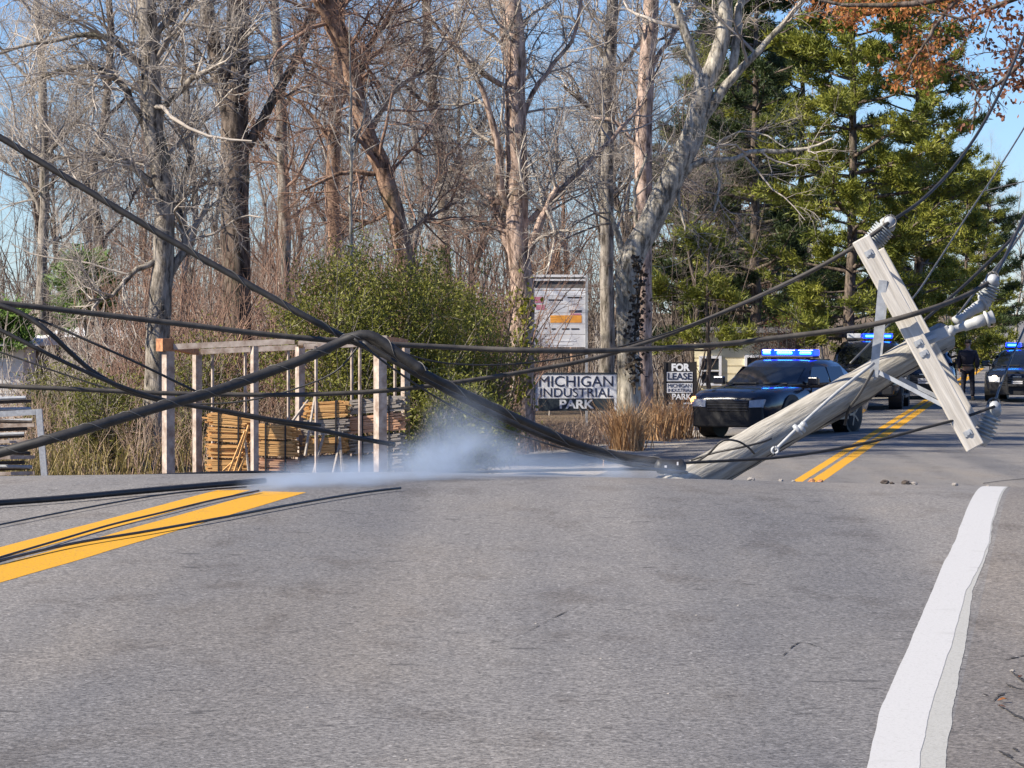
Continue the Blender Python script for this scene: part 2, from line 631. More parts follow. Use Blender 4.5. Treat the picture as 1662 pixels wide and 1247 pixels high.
T_RE = .245                                             # seam of lane and shoulder, under the edge line
grid_sheet('ground', S_FINE, T_ALL, _gzf, M_GROUND)
grid_sheet('road', S_FINE, np.concatenate((np.linspace(T_RE, T_MID, 9), np.linspace(T_MID, 7.2, 9)[1:])), lambda s, t, x, y: road_z(s, t), M_ROAD)
grid_sheet('road_shoulder', S_FINE, np.linspace(-2.4, T_RE + .0, 8), lambda s, t, x, y: road_z(s, t) - .01 * np.maximum(-.6 - t, 0), M_SHOULDER)
S_VERGE = np.arange(30, 150, 1.0)
_vn = RNG.uniform(0, .07, (len(S_VERGE), 5)) * np.array((0, .6, 1, .6, 0))
grid_sheet('gravel_verge', S_VERGE, np.array((7.2, 7.7, 8.3, 9.0, 9.7)),
           lambda s, t, x, y: np.maximum(ground_z(x, y) + .05, road_z(s, t) - .04 * (t - 7.1)) + _vn, M_GRAVEL)


def strip(name, SL, tl, tr, m, lift):
    SL = np.array(SL, float)
    X1, Y1 = xy(SL, np.array(tl))
    X2, Y2 = xy(SL, np.array(tr))
    V = np.concatenate((np.stack((X1, Y1, road_z(SL, np.array(tl)) + lift), 1), np.stack((X2, Y2, road_z(SL, np.array(tr)) + lift), 1)))
    n = len(SL)
    i = np.arange(n - 1)
    F = np.stack((i, i + n, i + n + 1, i + 1), -1)
    return setting(link_mesh(name, np_mesh(name, V, [F], m)))


def wob(n, a, seed):
    r = np.random.default_rng(seed)
    w = r.normal(0, a, n)
    return np.convolve(w, np.ones(5) / 5, 'same')


SL = np.concatenate((np.arange(-5, 60, .25), np.arange(60, 160, 1.0)))
yt = [ground_hit(0, r)[3] for r in (889, 907, 918, 947)]
t0, t1, t2, t3 = yt
for ta, tb, (ex, ey), sd in ((t0, t1, (402, 794), 1), (t2, t3, (474, 799), 3)):
    se = ground_hit(ex, ey)[2]
    for sl in (np.arange(-5, se, .12), np.concatenate((np.arange(24, 60, .25), np.arange(60, 160, 1.0)))):
        strip('centre_line_marking', sl, ta + wob(len(sl), .004, sd), tb + wob(len(sl), .004, sd + 1), M_YELLOW, .0010)
rows = [(1247, 1408, 1492, 1530), (1150, 1430, 1509, 1544), (1050, 1475, 1544, 1564), (960, 1513, 1568, 1577), (920, 1529, 1590, 1592),
        (880, 1550, 1605, 1606), (850, 1560, 1609, 1610), (825, 1570, 1617, 1618)]
pl = [(ground_hit(a, r), ground_hit(b, r), ground_hit(c, r)) for r, a, b, c in rows]
sL = [p[0][2] for p in pl]
SW = np.concatenate((np.arange(-3, sL[-1], .05), np.arange(sL[-1], 120, .5)))


def edge(k):
    return np.interp(SW, [p[k][2] for p in pl] + [30, 120], [p[k][3] for p in pl] + [pl[-1][k][3], pl[-1][k][3]])


EL, EB, EO = edge(0), edge(1), edge(2)
strip('old_edge_line_marking', SW, EL - .03 + wob(len(SW), .004, 9), EO - .004 + wob(len(SW), .003, 8), M_WHITE_OLD, .0010)
strip('edge_line_marking', SW, EL + wob(len(SW), .0015, 5), EB + wob(len(SW), .0025, 6), M_WHITE, .0019)


# ------------------------------------------------------------------ trees
def norm(v):
    return v / (np.linalg.norm(v, axis=-1, keepdims=True) + 1e-9)


def grow(Pa, Ra, n, ang, Lr, K, up, wobble, tmin, rr, rng, tip=.35, rmax=.5):
    """n children on every parent polyline (N,K0,3)"""
    N, K0, _ = Pa.shape
    M = N * n
    idx = np.repeat(np.arange(N), n)
    t = rng.uniform(tmin, 1.0, M)
    f = t * (K0 - 1)
    k = np.minimum(f.astype(int), K0 - 2)
    w = (f - k)[:, None]
    p0 = Pa[idx, k] * (1 - w) + Pa[idx, k + 1] * w
    T = norm(Pa[idx, k + 1] - Pa[idx, k])
    rp = Ra[idx, k] * (1 - w[:, 0]) + Ra[idx, k + 1] * w[:, 0]
    perp = rng.normal(0, 1, (M, 3))
    perp = norm(perp - T * (perp * T).sum(1, keepdims=True))
    a = rng.normal(ang, ang * .25, M)[:, None]
    d = norm(np.cos(a) * T + np.sin(a) * perp + np.array((0, 0, up)))
    L = rng.uniform(Lr[0], Lr[1], M) * (1.15 - .5 * t)
    r0 = np.minimum(rp * rmax, rng.uniform(rr[0], rr[1], M))
    out = np.zeros((M, K, 3))
    out[:, 0] = p0
    step = (L / (K - 1))[:, None]
    for q in range(1, K):
        d = norm(d + rng.normal(0, wobble, (M, 3)) + np.array((0, 0, up * .35)))
        out[:, q] = out[:, q - 1] + d * step
    R = r0[:, None] * np.linspace(1, tip, K)[None]
    return out, R


def resample(pts, rad, K, rng, jit=.0):
    pts = smooth_line(pts, 60)
    rad = np.interp(np.linspace(0, 1, 60), np.linspace(0, 1, len(rad)), rad)
    q = np.linspace(0, 59, K)
    Pn = np.stack([np.interp(q, np.arange(60), pts[:, c]) for c in range(3)], 1)
    Rn = np.interp(q, np.arange(60), rad)
    if jit:
        Pn[1:-1] += rng.normal(0, jit, (K - 2, 3))
    return Pn, Rn


def crown_mesh(name, parents, m, rng, nA=9, nB=6, nC=5, nD=3, LA=(.9, 2.6), LB=(.5, 1.3), LC=(.25, .7), LD=(.12, .36), tmin=.18, up=.12, thick=1.0):
    Pa = np.stack([p for p, r in parents])
    Ra = np.stack([r for p, r in parents])
    A, RA = grow(Pa, Ra, nA, 1.0, LA, 7, up, .22, tmin, (.022, .05), rng)
    B, RB = grow(A, RA, nB, .85, LB, 5, up * .8, .26, .15, (.011 * thick, .02 * thick), rng)
    C, RC = grow(B, RB, nC, .8, LC, 4, up * .5, .28, .1, (.0065 * thick, .010 * thick), rng, .5, .8)
    Vs, Fs, n = [], [], 0
    lv = [(A, RA, 5), (B, RB, 4), (C, RC, 3)]
    if nD:
        D, RD = grow(C, RC, nD, .75, LD, 2, up * .3, .3, .1, (.0045 * thick, .0065 * thick), rng, .6, .9)
        lv.append((D, RD, 3))
    for a, r, S in lv:
        V, F = tubes(a, r, S)
        Vs.append(V)
        Fs.append(F + n)
        n += len(V)
    return np.concatenate(Vs), np.concatenate(Fs)


TREES = 'bare winter trees along the verge'


def hero(label, Y, trunk, limbs, mb, mt, seed, group=TREES, name='bare_tree', above=3.0, jit=.015, **kw):
    """trunk: list of (px, py, width px) from low to high; limbs the same plus a drift in depth"""
    rng = np.random.default_rng(seed)
    base = P(trunk[0][0], trunk[0][1], Y)
    zg = gz(base[0], base[1]) - .08
    base = np.array((base[0], base[1], zg))
    pts, rad = [base - base], [trunk[0][2] / 2 * Y / FPX * 1.25]
    for px, py, w in trunk:
        p = P(px, py, Y)
        if p[2] < zg + .3:
            continue
        pts.append(p - base)
        rad.append(w / 2 * Y / FPX)
    top = pts[-1] + norm(pts[-1] - pts[-2]) * above * .5 + np.array((0, 0, above * .5))
    if above:
        pts.append(top)
        rad.append(rad[-1] * .45)
    root = thing(name, label, 'tree', base, 0, group)
    par = []
    tp, tr = resample(pts, rad, 26, rng, jit)
    V, F = tubes(tp[None], tr[None], 12)
    # ribs of the bark
    ph = rng.uniform(0, 6.28)
    link_mesh('trunk', np_mesh('trunk', V, [F], mb, True), root)
    p2, r2 = resample(pts, rad, 16, rng, jit)
    keep = slice(4, 16)
    q1, q2 = resample(p2[keep], r2[keep], 14, rng, 0)
    par += [(q1, q2)] * 2
    for lb in limbs:
        *pl_, drift = lb
        lp, lr = [], []
        for k, (px, py, w) in enumerate(pl_):
            dy = drift * (k / max(1, len(pl_) - 1)) ** 1.2
            lp.append(P(px, py, Y + dy) - base)
            lr.append(max(.007, w / 2 * Y / FPX))
        a, b = resample(lp, lr, 14, rng, jit * .8)
        par.append((a, b))
        V, F = tubes(a[None], b[None], 7)
        link_mesh('limb', np_mesh('limb', V, [F], mb, True), root)
    V, F = crown_mesh('crown', par, mt, rng, **kw)
    link_mesh('crown', np_mesh('crown', V, [F], mt), root)
    return root


# dense old tree on the left behind the steel rack
hero('thick mossy grey tree behind the left end of the steel rack', 56,
     [(252, 765, 44), (256, 560, 40), (262, 470, 38), (270, 380, 34), (262, 300, 34), (248, 200, 32), (244, 100, 30), (238, 0, 27)],
     [[(262, 470, 16), (300, 400, 14), (290, 330, 10), (310, 250, 8), .5], [(248, 300, 15), (200, 260, 10), (140, 250, 8), (60, 270, 5), -.6],
      [(250, 230, 16), (190, 130, 12), (120, 110, 8), (30, 140, 5), .5], [(244, 120, 14), (170, 60, 9), (60, 70, 6), (-40, 100, 4), -.5],
      [(248, 200, 14), (300, 140, 10), (360, 100, 8), (420, 40, 5), -.7], [(262, 420, 12), (220, 440, 9), (180, 480, 7), (140, 490, 4), -.5],
      [(244, 60, 12), (300, 10, 8), (350, -60, 5), .4]],
     M_BARK_GREY, M_TWIG_GREY, 1, nA=13)
hero('twin-leader brown tree right of the mossy tree', 64,
     [(385, 700, 50), (383, 360, 46), (380, 250, 46), (382, 180, 44), (385, 100, 36), (388, 0, 32)],
     [[(376, 200, 30), (358, 130, 26), (345, 60, 22), (330, -40, 18), -.4], [(395, 250, 18), (440, 170, 16), (490, 80, 14), (520, 0, 10), .6],
      [(372, 160, 12), (320, 120, 8), (270, 100, 3), .4], [(390, 110, 10), (450, 90, 7), (520, 110, 5), -.5],
      [(383, 300, 10), (330, 300, 7), (280, 340, 4), -.6]],
     M_BARK_DARK, M_TWIG_DARK, 2, nA=8)
hero('leaning reddish tree bent to the right in the middle of the wood', 60,
     [(668, 640, 34), (662, 480, 32), (654, 410, 31), (640, 340, 30), (622, 280, 30), (596, 210, 31), (572, 130, 33), (552, 60, 34), (530, 0, 34)],
     [[(560, 90, 18), (530, 30, 15), (490, -40, 10), -.4], [(600, 215, 10), (640, 150, 8), (700, 110, 5), .5], [(625, 285, 9), (560, 280, 7), (490, 310, 4), -.6],
      [(572, 130, 12), (610, 60, 9), (650, 0, 6), .4], [(650, 390, 9), (700, 350, 6), (740, 330, 4), .5], [(640, 340, 8), (600, 360, 6), (550, 350, 4), .5]],
     M_BARK_RED, M_TWIG_RED, 3, nA=10)
hero('slim straight brown tree left of the leaning reddish tree', 66,
     [(543, 660, 24), (542, 380, 22), (540, 250, 22), (548, 120, 18), (552, 0, 15)],
     [[(541, 240, 8), (500, 180, 6), (460, 150, 4), .4], [(546, 160, 8), (590, 100, 6), (640, 70, 4), -.5]], M_BARK_RED, M_TWIG_RED, 4, nA=8)
hero('thin pale sapling beside the leaning reddish tree', 58,
     [(572, 640, 7), (571, 380, 6), (570, 250, 5), (568, 120, 4)], [[(570, 260, 4), (590, 190, 3), (600, 120, 2), .2]], M_BARK_PALE, M_TWIG_GREY, 5, above=1.0, nA=6, nB=4)
hero('tall tan tree standing between the green shrubs and the tall sign', 64,
     [(846, 640, 40), (848, 480, 38), (842, 400, 36), (840, 330, 36), (838, 240, 34), (836, 150, 32), (836, 70, 30), (830, 0, 27)],
     [[(842, 345, 14), (815, 320, 13), (808, 240, 12), (790, 170, 10), (765, 110, 8), (720, 40, 6), -.5],
      [(840, 330, 12), (800, 325, 10), (770, 300, 8), (730, 270, 6), .5],
      [(838, 240, 10), (860, 160, 9), (895, 110, 7), (930, 60, 6), (950, -20, 4), .4],
      [(848, 370, 10), (880, 340, 9), (920, 300, 8), (990, 230, 7), (1050, 160, 5), .6],
      [(848, 420, 16), (862, 400, 15), (885, 345, 12), (905, 300, 7), -.4],
      [(846, 430, 14), (828, 410, 14), (815, 370, 12), (800, 335, 12), (782, 325, 4), .4],
      [(838, 150, 14), (820, 80, 13), (815, 0, 11), .4], [(842, 380, 8), (790, 370, 6), (740, 385, 4), .4],
      [(836, 150, 10), (800, 130, 9), (740, 80, 7), (690, 20, 5), -.4]],
     M_BARK_TAN, M_TWIG_GREY, 6, nA=9)
hero('pale forked tree leaning right across the front of the pines', 66,
     [(1022, 650, 38), (1020, 560, 36), (1020, 440, 40), (1048, 375, 40), (1082, 310, 40), (1108, 255, 38), (1130, 205, 34), (1144, 140, 26), (1164, 100, 24), (1178, 40, 20), (1178, -20, 18)],
     [[(1144, 150, 18), (1128, 105, 18), (1112, 50, 16), (1094, 0, 14), (1080, -50, 12), .4],
      [(1128, 210, 20), (1160, 165, 19), (1188, 130, 14), (1225, 90, 11), (1270, 40, 9), (1310, -5, 7), -.4],
      [(1092, 300, 14), (1120, 275, 12), (1140, 262, 10), (1205, 258, 8), (1206, 246, 8), (1260, 245, 7), (1310, 240, 5), (1350, 225, 3), -.5],
      [(1188, 132, 14), (1196, 60, 15), (1206, -20, 12), .4], [(1098, 290, 7), (1105, 340, 5), (1112, 375, 3), -.3],
      [(1160, 265, 5), (1168, 300, 4), (1158, 345, 3), -.3], [(1018, 430, 14), (1002, 380, 10), (985, 330, 7), (960, 270, 5), .4],
      [(1150, 262, 5), (1180, 222, 4), (1230, 215, 3), (1275, 240, 2), -.5], [(1040, 390, 8), (1030, 320, 6), (1050, 250, 4), .5]],
     M_BARK_PALE, M_TWIG_GREY, 7, nA=4, nB=4, nC=4)
hero('straight grey tree left of the pale forked tree', 80,
     [(985, 640, 24), (985, 300, 22), (984, 180, 21), (990, 90, 20), (992, 0, 18)],
     [[(985, 200, 9), (950, 170, 8), (915, 140, 5), -.5], [(986, 130, 8), (1030, 80, 6), (1060, 20, 4), .4], [(986, 100, 8), (940, 40, 6), (900, 20, 4), .4], [(984, 250, 7), (940, 260, 5), (900, 290, 3), -.4]],
     M_BARK_GREY, M_TWIG_GREY, 8, nA=9)
hero('brown upright tree just behind the pale forked tree', 78,
     [(1042, 640, 32), (1044, 300, 30), (1046, 180, 28), (1054, 60, 26), (1058, 0, 24)],
     [[(1044, 250, 10), (1000, 200, 8), (960, 190, 5), .5], [(1050, 120, 9), (1090, 60, 7), (1130, 10, 5), .4], [(1044, 320, 9), (1090, 300, 6), (1130, 310, 4), .4]],
     M_BARK_TAN, M_TWIG_DARK, 9, nA=8)
hero('slender grey tree at the far left edge of the wood', 70,
     [(60, 720, 22), (70, 400, 18), (72, 250, 16), (66, 100, 14), (60, 0, 11)],
     [[(70, 350, 8), (30, 280, 6), (-20, 240, 4), .5], [(72, 260, 8), (120, 200, 6), (160, 160, 4), -.5], [(68, 150, 7), (20, 100, 5), (-30, 40, 3), .4], [(70, 400, 7), (110, 380, 5), (150, 340, 3), .4]],
     M_BARK_GREY, M_TWIG_GREY, 10, nA=9)
hero('dark crooked tree between the mossy tree and the far left tree', 76,
     [(160, 720, 20), (165, 420, 18), (150, 300, 16), (170, 180, 14), (180, 60, 12), (175, 0, 10)],
     [[(155, 320, 8), (110, 260, 6), (60, 250, 4), -.4], [(165, 200, 8), (220, 140, 6), (260, 60, 4), .4], [(160, 400, 7), (200, 350, 5), (225, 300, 3), .4]],
     M_BARK_DARK, M_TWIG_DARK, 12, nA=9)
hero('slim dark tree between the leaning reddish tree and the tan tree', 72,
     [(722, 650, 22), (720, 400, 20), (716, 260, 18), (700, 120, 15), (690, 0, 12)],
     [[(718, 300, 8), (760, 230, 6), (790, 190, 4), .4], [(710, 190, 8), (660, 140, 6), (620, 120, 4), -.4], [(718, 380, 7), (680, 340, 5), (650, 330, 3), .4], [(702, 130, 7), (740, 60, 5), (760, 0, 3), .4]],
     M_BARK_DARK, M_TWIG_DARK, 13, nA=9)
hero('grey tree behind and right of the twin-leader tree', 74,
     [(462, 680, 22), (462, 380, 20), (458, 250, 18), (452, 120, 16), (446, 0, 13)],
     [[(460, 280, 8), (420, 220, 6), (400, 180, 4), .4], [(456, 180, 8), (500, 120, 6), (540, 90, 4), -.4], [(462, 360, 7), (510, 330, 5), (540, 320, 3), .4]],
     M_BARK_GREY, M_TWIG_RED, 14, nA=9)


# the wood behind: bare trees that nothing tells apart
def generic_tree(seed, mb, mt, h=12.5, r=.12, **kw):
    rng = np.random.default_rng(seed)
    K = 16
    pts = np.zeros((K, 3))
    pts[:, 2] = np.linspace(0, h, K)
    pts[1:, :2] = np.cumsum(rng.normal(0, .11, (K - 1, 2)), 0)
    rad = np.linspace(r, r * .15, K)
    par = []
    limbs, lr = grow(pts[None], rad[None], 13, .65, (2.2, 4.6), 14, .16, .09, .16, (.035, .08), rng, .25, .7)
    par = [(limbs[i], lr[i]) for i in range(len(limbs))] + [(pts[2:].copy(), rad[2:].copy())]
    V, F = tubes(pts[None], rad[None], 8)
    V2, F2 = tubes(limbs, lr, 6)
    tm = np_mesh('trunk', np.concatenate((V, V2)), [np.concatenate((F, F2 + len(V)))], mb, True)
    V, F = crown_mesh('crown', par, mt, rng, **kw)
    return tm, np_mesh('crown', V, [F], mt)


VARS = [generic_tree(100, M_BARK_GREY, M_TWIG_GREY, 12.5, .115, nA=8, nB=5, nC=4, nD=2, thick=1.2),
        generic_tree(101, M_BARK_DARK, M_TWIG_DARK, 11.5, .11, nA=8, nB=5, nC=4, nD=2, thick=1.2),
        generic_tree(102, M_BARK_RED, M_TWIG_RED, 10.5, .095, nA=8, nB=5, nC=4, nD=2, thick=1.2)]


def place_bg(px, Y, k, sc, rot, label, group):
    x = (px - CX) / FPX * Y
    o = thing('bare_tree', label, 'tree', (x, Y, gz(x, Y) - .1), rot, group)
    o.scale = (sc, sc, sc)
    for nm, me in zip(('trunk', 'crown'), VARS[k]):
        link_mesh(nm, me, o)
    return o


rb = np.random.default_rng(5)
LBL = ['grey bare tree deep in the winter wood behind the roadside trees', 'dark bare tree deep in the winter wood behind the roadside trees',
       'reddish bare tree deep in the winter wood behind the roadside trees']
for i in range(30):
    px = 60 + (i + rb.uniform(-.35, .35)) * 1140 / 30
    Y = [84, 98, 112, 128, 91, 105][i % 6] + rb.uniform(-3, 3)
    k = int(rb.choice([0, 0, 1, 1, 2]))
    place_bg(px, Y, k, rb.uniform(.8, 1.1), rb.uniform(0, 6.28), LBL[k], 'bare trees in the wood behind')
for px, Y, k, sc in ((1612, 190, 0, .95), (1580, 210, 2, .9), (1650, 230, 0, .9), (1540, 175, 0, 1.0), (1250, 120, 2, .9), (1330, 140, 0, 1.0), (1160, 110, 1, .9), (1420, 150, 2, .95)):
    place_bg(px, Y, k, sc, rb.uniform(0, 6.28), {1612: 'pale bare tree far along the road right of the distant dark pine', 1580: 'reddish bare tree far along the road above the standing person', 1650: 'pale bare tree far along the road at the right frame edge', 1540: 'pale bare tree far along the road behind the crossarm'}.get(px, LBL[k]),
             'bare trees far along the road' if px > 1500 else 'bare trees in the wood behind')


def brush(name, n, pxr, Yr, hr, m, seed, thick=1.0, nB=7, nC=3, nD=0):
    rng = np.random.default_rng(seed)
    Y = rng.uniform(Yr[0], Yr[1], n)
    px = rng.uniform(pxr[0], pxr[1], n)
    X = (px - CX) / FPX * Y
    _, tt = st(X, Y)
    ok = (tt > 9.9) & ~((px > 835) & (px < 1165) & (Y < 84))
    X, Y = X[ok], Y[ok]
    n = len(X)
    K = 7
    S = np.zeros((n, K, 3))
    S[:, 0] = np.stack((X, Y, ground_z(X, Y) - .05), 1)
    d = norm(rng.normal(0, .22, (n, 3)) + np.array((0, 0, 1)))
    L = rng.uniform(hr[0], hr[1], n)
    for k in range(1, K):
        d = norm(d + rng.normal(0, .10, (n, 3)) + np.array((0, 0, .04)))
        S[:, k] = S[:, k - 1] + d * (L / (K - 1))[:, None]
    R = rng.uniform(.010, .02, n)[:, None] * np.linspace(1, .35, K)[None] * thick
    B, RB = grow(S, R, nB, .6, (.4, 1.2), 4, .12, .2, .15, (.006 * thick, .010 * thick), rng, .5, .8)
    C, RC = grow(B, RB, nC, .6, (.2, .6), 3, .08, .25, .1, (.0045 * thick, .007 * thick), rng, .6, .9)
    Vs, Fs, q = [], [], 0
    for a, r, sd in ((S, R, 4), (B, RB, 3), (C, RC, 3)):
        V, F = tubes(a, r, sd)
        Vs.append(V)
        Fs.append(F + q)
        q += len(V)
    o = link_mesh(name, np_mesh(name, np.concatenate(Vs), [np.concatenate(Fs)], m))
    o['kind'] = 'stuff'
    return o


brush('reddish_undergrowth', 740, (180, 860), (58, 78), (1.6, 4.6), M_TWIG_RED, 21)
brush('grey_undergrowth', 420, (-60, 1260), (62, 90), (1.0, 3.6), M_TWIG_GREY, 22)
brush('dark_undergrowth', 900, (-60, 1500), (86, 165), (2.0, 6.6), M_TWIG_DEEP, 23, 1.7, 7, 2)
brush('far_thicket', 560, (-80, 1560), (118, 172), (4.0, 9.5), M_TWIG_DEEP, 25, 2.0, 7, 2)
brush('low_weeds', 420, (-60, 860), (53, 74), (.4, 1.2), M_STRAW_PINK, 24, .8, 5, 2)


# ------------------------------------------------------------------ evergreens
def tri_needles(base, dirs, L, w, rng):
    """one thin triangle per needle; base (M,3), dirs (M,3)"""
    M = len(base)
    side = norm(np.cross(dirs, rng.normal(0, 1, (M, 3)))) * w
    V = np.stack((base - side, base + side, base + dirs * L[:, None]), 1).reshape(-1, 3)
    F = np.arange(M * 3).reshape(-1, 3)
    return V, F


def pine(label, px, Y, h, mb, mn, seed, bare=.22, reach=3.2, whorls=18, group='pines by the road', name='pine_tree', tufts=14, trunk_r=.19, per=6, lean=0.0, nn=10):
    rng = np.random.default_rng(seed)
    x = (px - CX) / FPX * Y
    base = (x, Y, gz(x, Y) - .1)
    root = thing(name, label, 'tree', base, 0, group)
    K = 20
    pts = np.zeros((K, 3))
    pts[:, 2] = np.linspace(0, h, K)
    pts[1:, :2] = np.cumsum(rng.normal(0, .03, (K - 1, 2)), 0)
    pts[:, 0] += lean * pts[:, 2]
    rad = np.linspace(trunk_r, .03, K)
    V, F = tubes(pts[None], rad[None], 10)
    link_mesh('trunk', np_mesh('trunk', V, [F], mb, True), root)
    # boughs
    nb = whorls * per
    hh = np.repeat(np.linspace(bare, .97, whorls), per) + rng.normal(0, .012, nb)
    hh = np.clip(hh, bare, .98)
    az = rng.uniform(0, 2 * PI, nb)
    fr = (hh - bare) / (1 - bare)
    L = reach * (1.05 - .66 * fr) * rng.choice([.35, .6, .85, 1.0, 1.15], nb)
    p0 = np.stack([np.interp(hh * (K - 1), np.arange(K), pts[:, c]) for c in range(3)], 1)
    d = norm(np.stack((np.cos(az), np.sin(az), rng.uniform(-.10, .14, nb) + .30 * fr), 1))
    KB = 9
    Bp = np.zeros((nb, KB, 3))
    Bp[:, 0] = p0
    for k in range(1, KB):
        d = norm(d + rng.normal(0, .08, (nb, 3)) + np.array((0, 0, .03)))
        Bp[:, k] = Bp[:, k - 1] + d * (L / (KB - 1))[:, None]
    Rb = (.012 + .014 * L)[:, None] * np.linspace(1, .25, KB)[None]
    T1, R1 = grow(Bp, Rb, tufts, .85, (.3, .8), 5, .16, .15, .38, (.008, .014), rng, .5, .8)
    T1[:, :, 2] = T1[:, :1, 2] + (T1[:, :, 2] - T1[:, :1, 2]) * .55      # flat layered pads
    V1, F1 = tubes(Bp, Rb, 5)
    V2, F2 = tubes(T1, R1, 3)
    link_mesh('bough', np_mesh('bough', np.concatenate((V1, V2)), [np.concatenate((F1, F2 + len(V1)))], mb), root)['kind'] = 'stuff'
    # needle brushes at twig ends and along twigs
    tips = np.concatenate([T1[:, q] for q in (1, 2, 3, 4)] + [Bp[:, q] for q in (6, 7, 8)])
    td = np.concatenate([T1[:, q] - T1[:, q - 1] for q in (1, 2, 3, 4)] + [Bp[:, q] - Bp[:, q - 1] for q in (6, 7, 8)])
    bt = np.repeat(tips, nn, 0) + rng.normal(0, .06, (len(tips) * nn, 3))
    dd = norm(np.repeat(norm(td), nn, 0) * .45 + rng.normal(0, .6, (len(tips) * nn, 3)) * np.array((1, 1, .75)) + np.array((0, 0, .30)))
    V, F = tri_needles(bt, dd, rng.uniform(.12, .24, len(bt)), .022, rng)
    link_mesh('crown', np_mesh('crown', V, [F], mn), root)
    return root


pine('tall yellow-green pine with a forked dark trunk above the patrol cars', 1375, 92, 14.5, M_BARK_DARK, M_NEEDLE, 31, .15, 3.9, 20)
pine('dark green pine close behind the pale forked tree', 1225, 98, 15, M_BARK_DARK, M_NEEDLE_DK, 32, .12, 3.5, 19)
pine('pine on the sky side of the tall yellow-green pine', 1490, 108, 13.5, M_BARK_DARK, M_NEEDLE, 33, .16, 3.3, 17)
pine('lower olive pine behind the crossarm of the fallen pole', 1490, 124, 8.5, M_BARK_DARK, M_NEEDLE, 34, .10, 3.0, 12)
pine('distant dark pine beside the far patrol car', 1600, 165, 9.0, M_BARK_DARK, M_NEEDLE_DK, 35, .08, 3.4, 13)
pine('small bright green pine sapling left of the mossy tree', 142, 66, 3.75, M_BARK_GREY, M_NEEDLE_BR, 36, .74, .42, 5, 'young pines in the brush', 'pine_sapling', 5, .03)
pine('young pine cut off by the left frame edge', 5, 68, 2.8, M_BARK_GREY, M_NEEDLE_BR, 37, .76, .5, 4, 'young pines in the brush', 'pine_sapling', 5, .03)
pine('low green pine bough tree behind the for-lease sign', 1148, 86, 4.6, M_BARK_DARK, M_NEEDLE, 38, .40, 1.7, 3, 'pines by the road', 'pine_tree', 8, .07)


def copy_pine(src, label, px, Y, rot, sc):
    x = (px - CX) / FPX * Y
    o = thing('pine_tree', label, 'tree', (x, Y, gz(x, Y) - .1), rot, 'pines by the road')
    o.scale = (sc, sc, sc)
    for ch in list(src.children):
        c = ch.copy()
        COL.objects.link(c)
        c.parent = o


_src = bpy.data.objects['pine_tree']
_dk = bpy.data.objects['pine_tree.001']
copy_pine(_dk, 'pine filling the gap between the dark pine and the tall yellow-green pine', 1300, 112, 2.1, 1.0)
copy_pine(_src, 'pine between the pale forked tree and the tall yellow-green pine', 1205, 106, 3.3, .92)
copy_pine(_src, 'smaller pine behind the person standing in the road', 1565, 150, 1.0, .66)
copy_pine(_dk, 'pine deep behind the trunk of the pale forked tree', 1165, 122, 5.2, .95)


def leaf_quads(c, L, w, rng, droop=0.0):
    M = len(c)
    d = norm(rng.normal(0, 1, (M, 3)) + np.array((0, 0, .25 - droop)))
    s = norm(np.cross(d, rng.normal(0, 1, (M, 3)))) * (w * L)[:, None]
    V = np.stack((c, c + d * (L * .5)[:, None] + s, c + d * L[:, None], c + d * (L * .5)[:, None] - s), 1).reshape(-1, 3)
    return V, np.arange(M * 4).reshape(-1, 4)


def shrub(label, px, Y, w, h, seed, m=M_SHRUB, n=9000, group='evergreen shrubs by the rack', stem=M_BARK_GREY, L=(.05, .09)):
    rng = np.random.default_rng(seed)
    x = (px - CX) / FPX * Y
    base = (x, Y, gz(x, Y) - .05)
    root = thing('evergreen_shrub', label, 'shrub', base, 0, group)
    ns = 40
    K = 8
    S = np.zeros((ns, K, 3))
    S[:, 0, :2] = rng.normal(0, w * .10, (ns, 2))
    d = norm(np.concatenate((rng.normal(0, .30, (ns, 2)), np.ones((ns, 1))), 1))
    d[:, 0] *= w / h * 1.1
    Ls = rng.uniform(.55, 1.0, ns) * h
    for k in range(1, K):
        d = norm(d + rng.normal(0, .10, (ns, 3)))
        S[:, k] = S[:, k - 1] + d * (Ls / (K - 1))[:, None]
    R = rng.uniform(.012, .022, ns)[:, None] * np.linspace(1, .3, K)[None]
    B, RB = grow(S, R, 12, .75, (.35, .95), 5, .10, .2, .12, (.006, .010), rng, .5, .8)
    V1, F1 = tubes(S, R, 5)
    V2, F2 = tubes(B, RB, 3)
    link_mesh('stem', np_mesh('stem', np.concatenate((V1, V2)), [np.concatenate((F1, F2 + len(V1)))], stem), root)
    pick = rng.integers(0, len(B), n)
    t = rng.uniform(.2, 1, n) * 4
    k = np.minimum(t.astype(int), 3)
    f = (t - k)[:, None]
    c = B[pick, k] * (1 - f) + B[pick, k + 1] * f + rng.normal(0, .09, (n, 3))
    nd = int(n * .55)
    q = norm(rng.normal(0, 1, (nd, 3)))
    lump = 1 + .16 * np.sin(q[:, 0] * 5 + seed) * np.cos(q[:, 2] * 6 + seed) + .08 * np.sin(q[:, 1] * 9 + q[:, 0] * 7)
    rr_ = rng.uniform(.55, 1.0, nd) ** .6 * lump
    c = np.concatenate((c, np.stack((w * .98 * q[:, 0] * rr_, w * .8 * q[:, 1] * rr_, h * .50 + h * .47 * q[:, 2] * rr_), 1) + rng.normal(0, .05, (nd, 3))))
    n = len(c)
    V, F = leaf_quads(c, rng.uniform(L[0], L[1], n), .17, rng)
    link_mesh('foliage', np_mesh('foliage', V, [F], m), root)
    return root


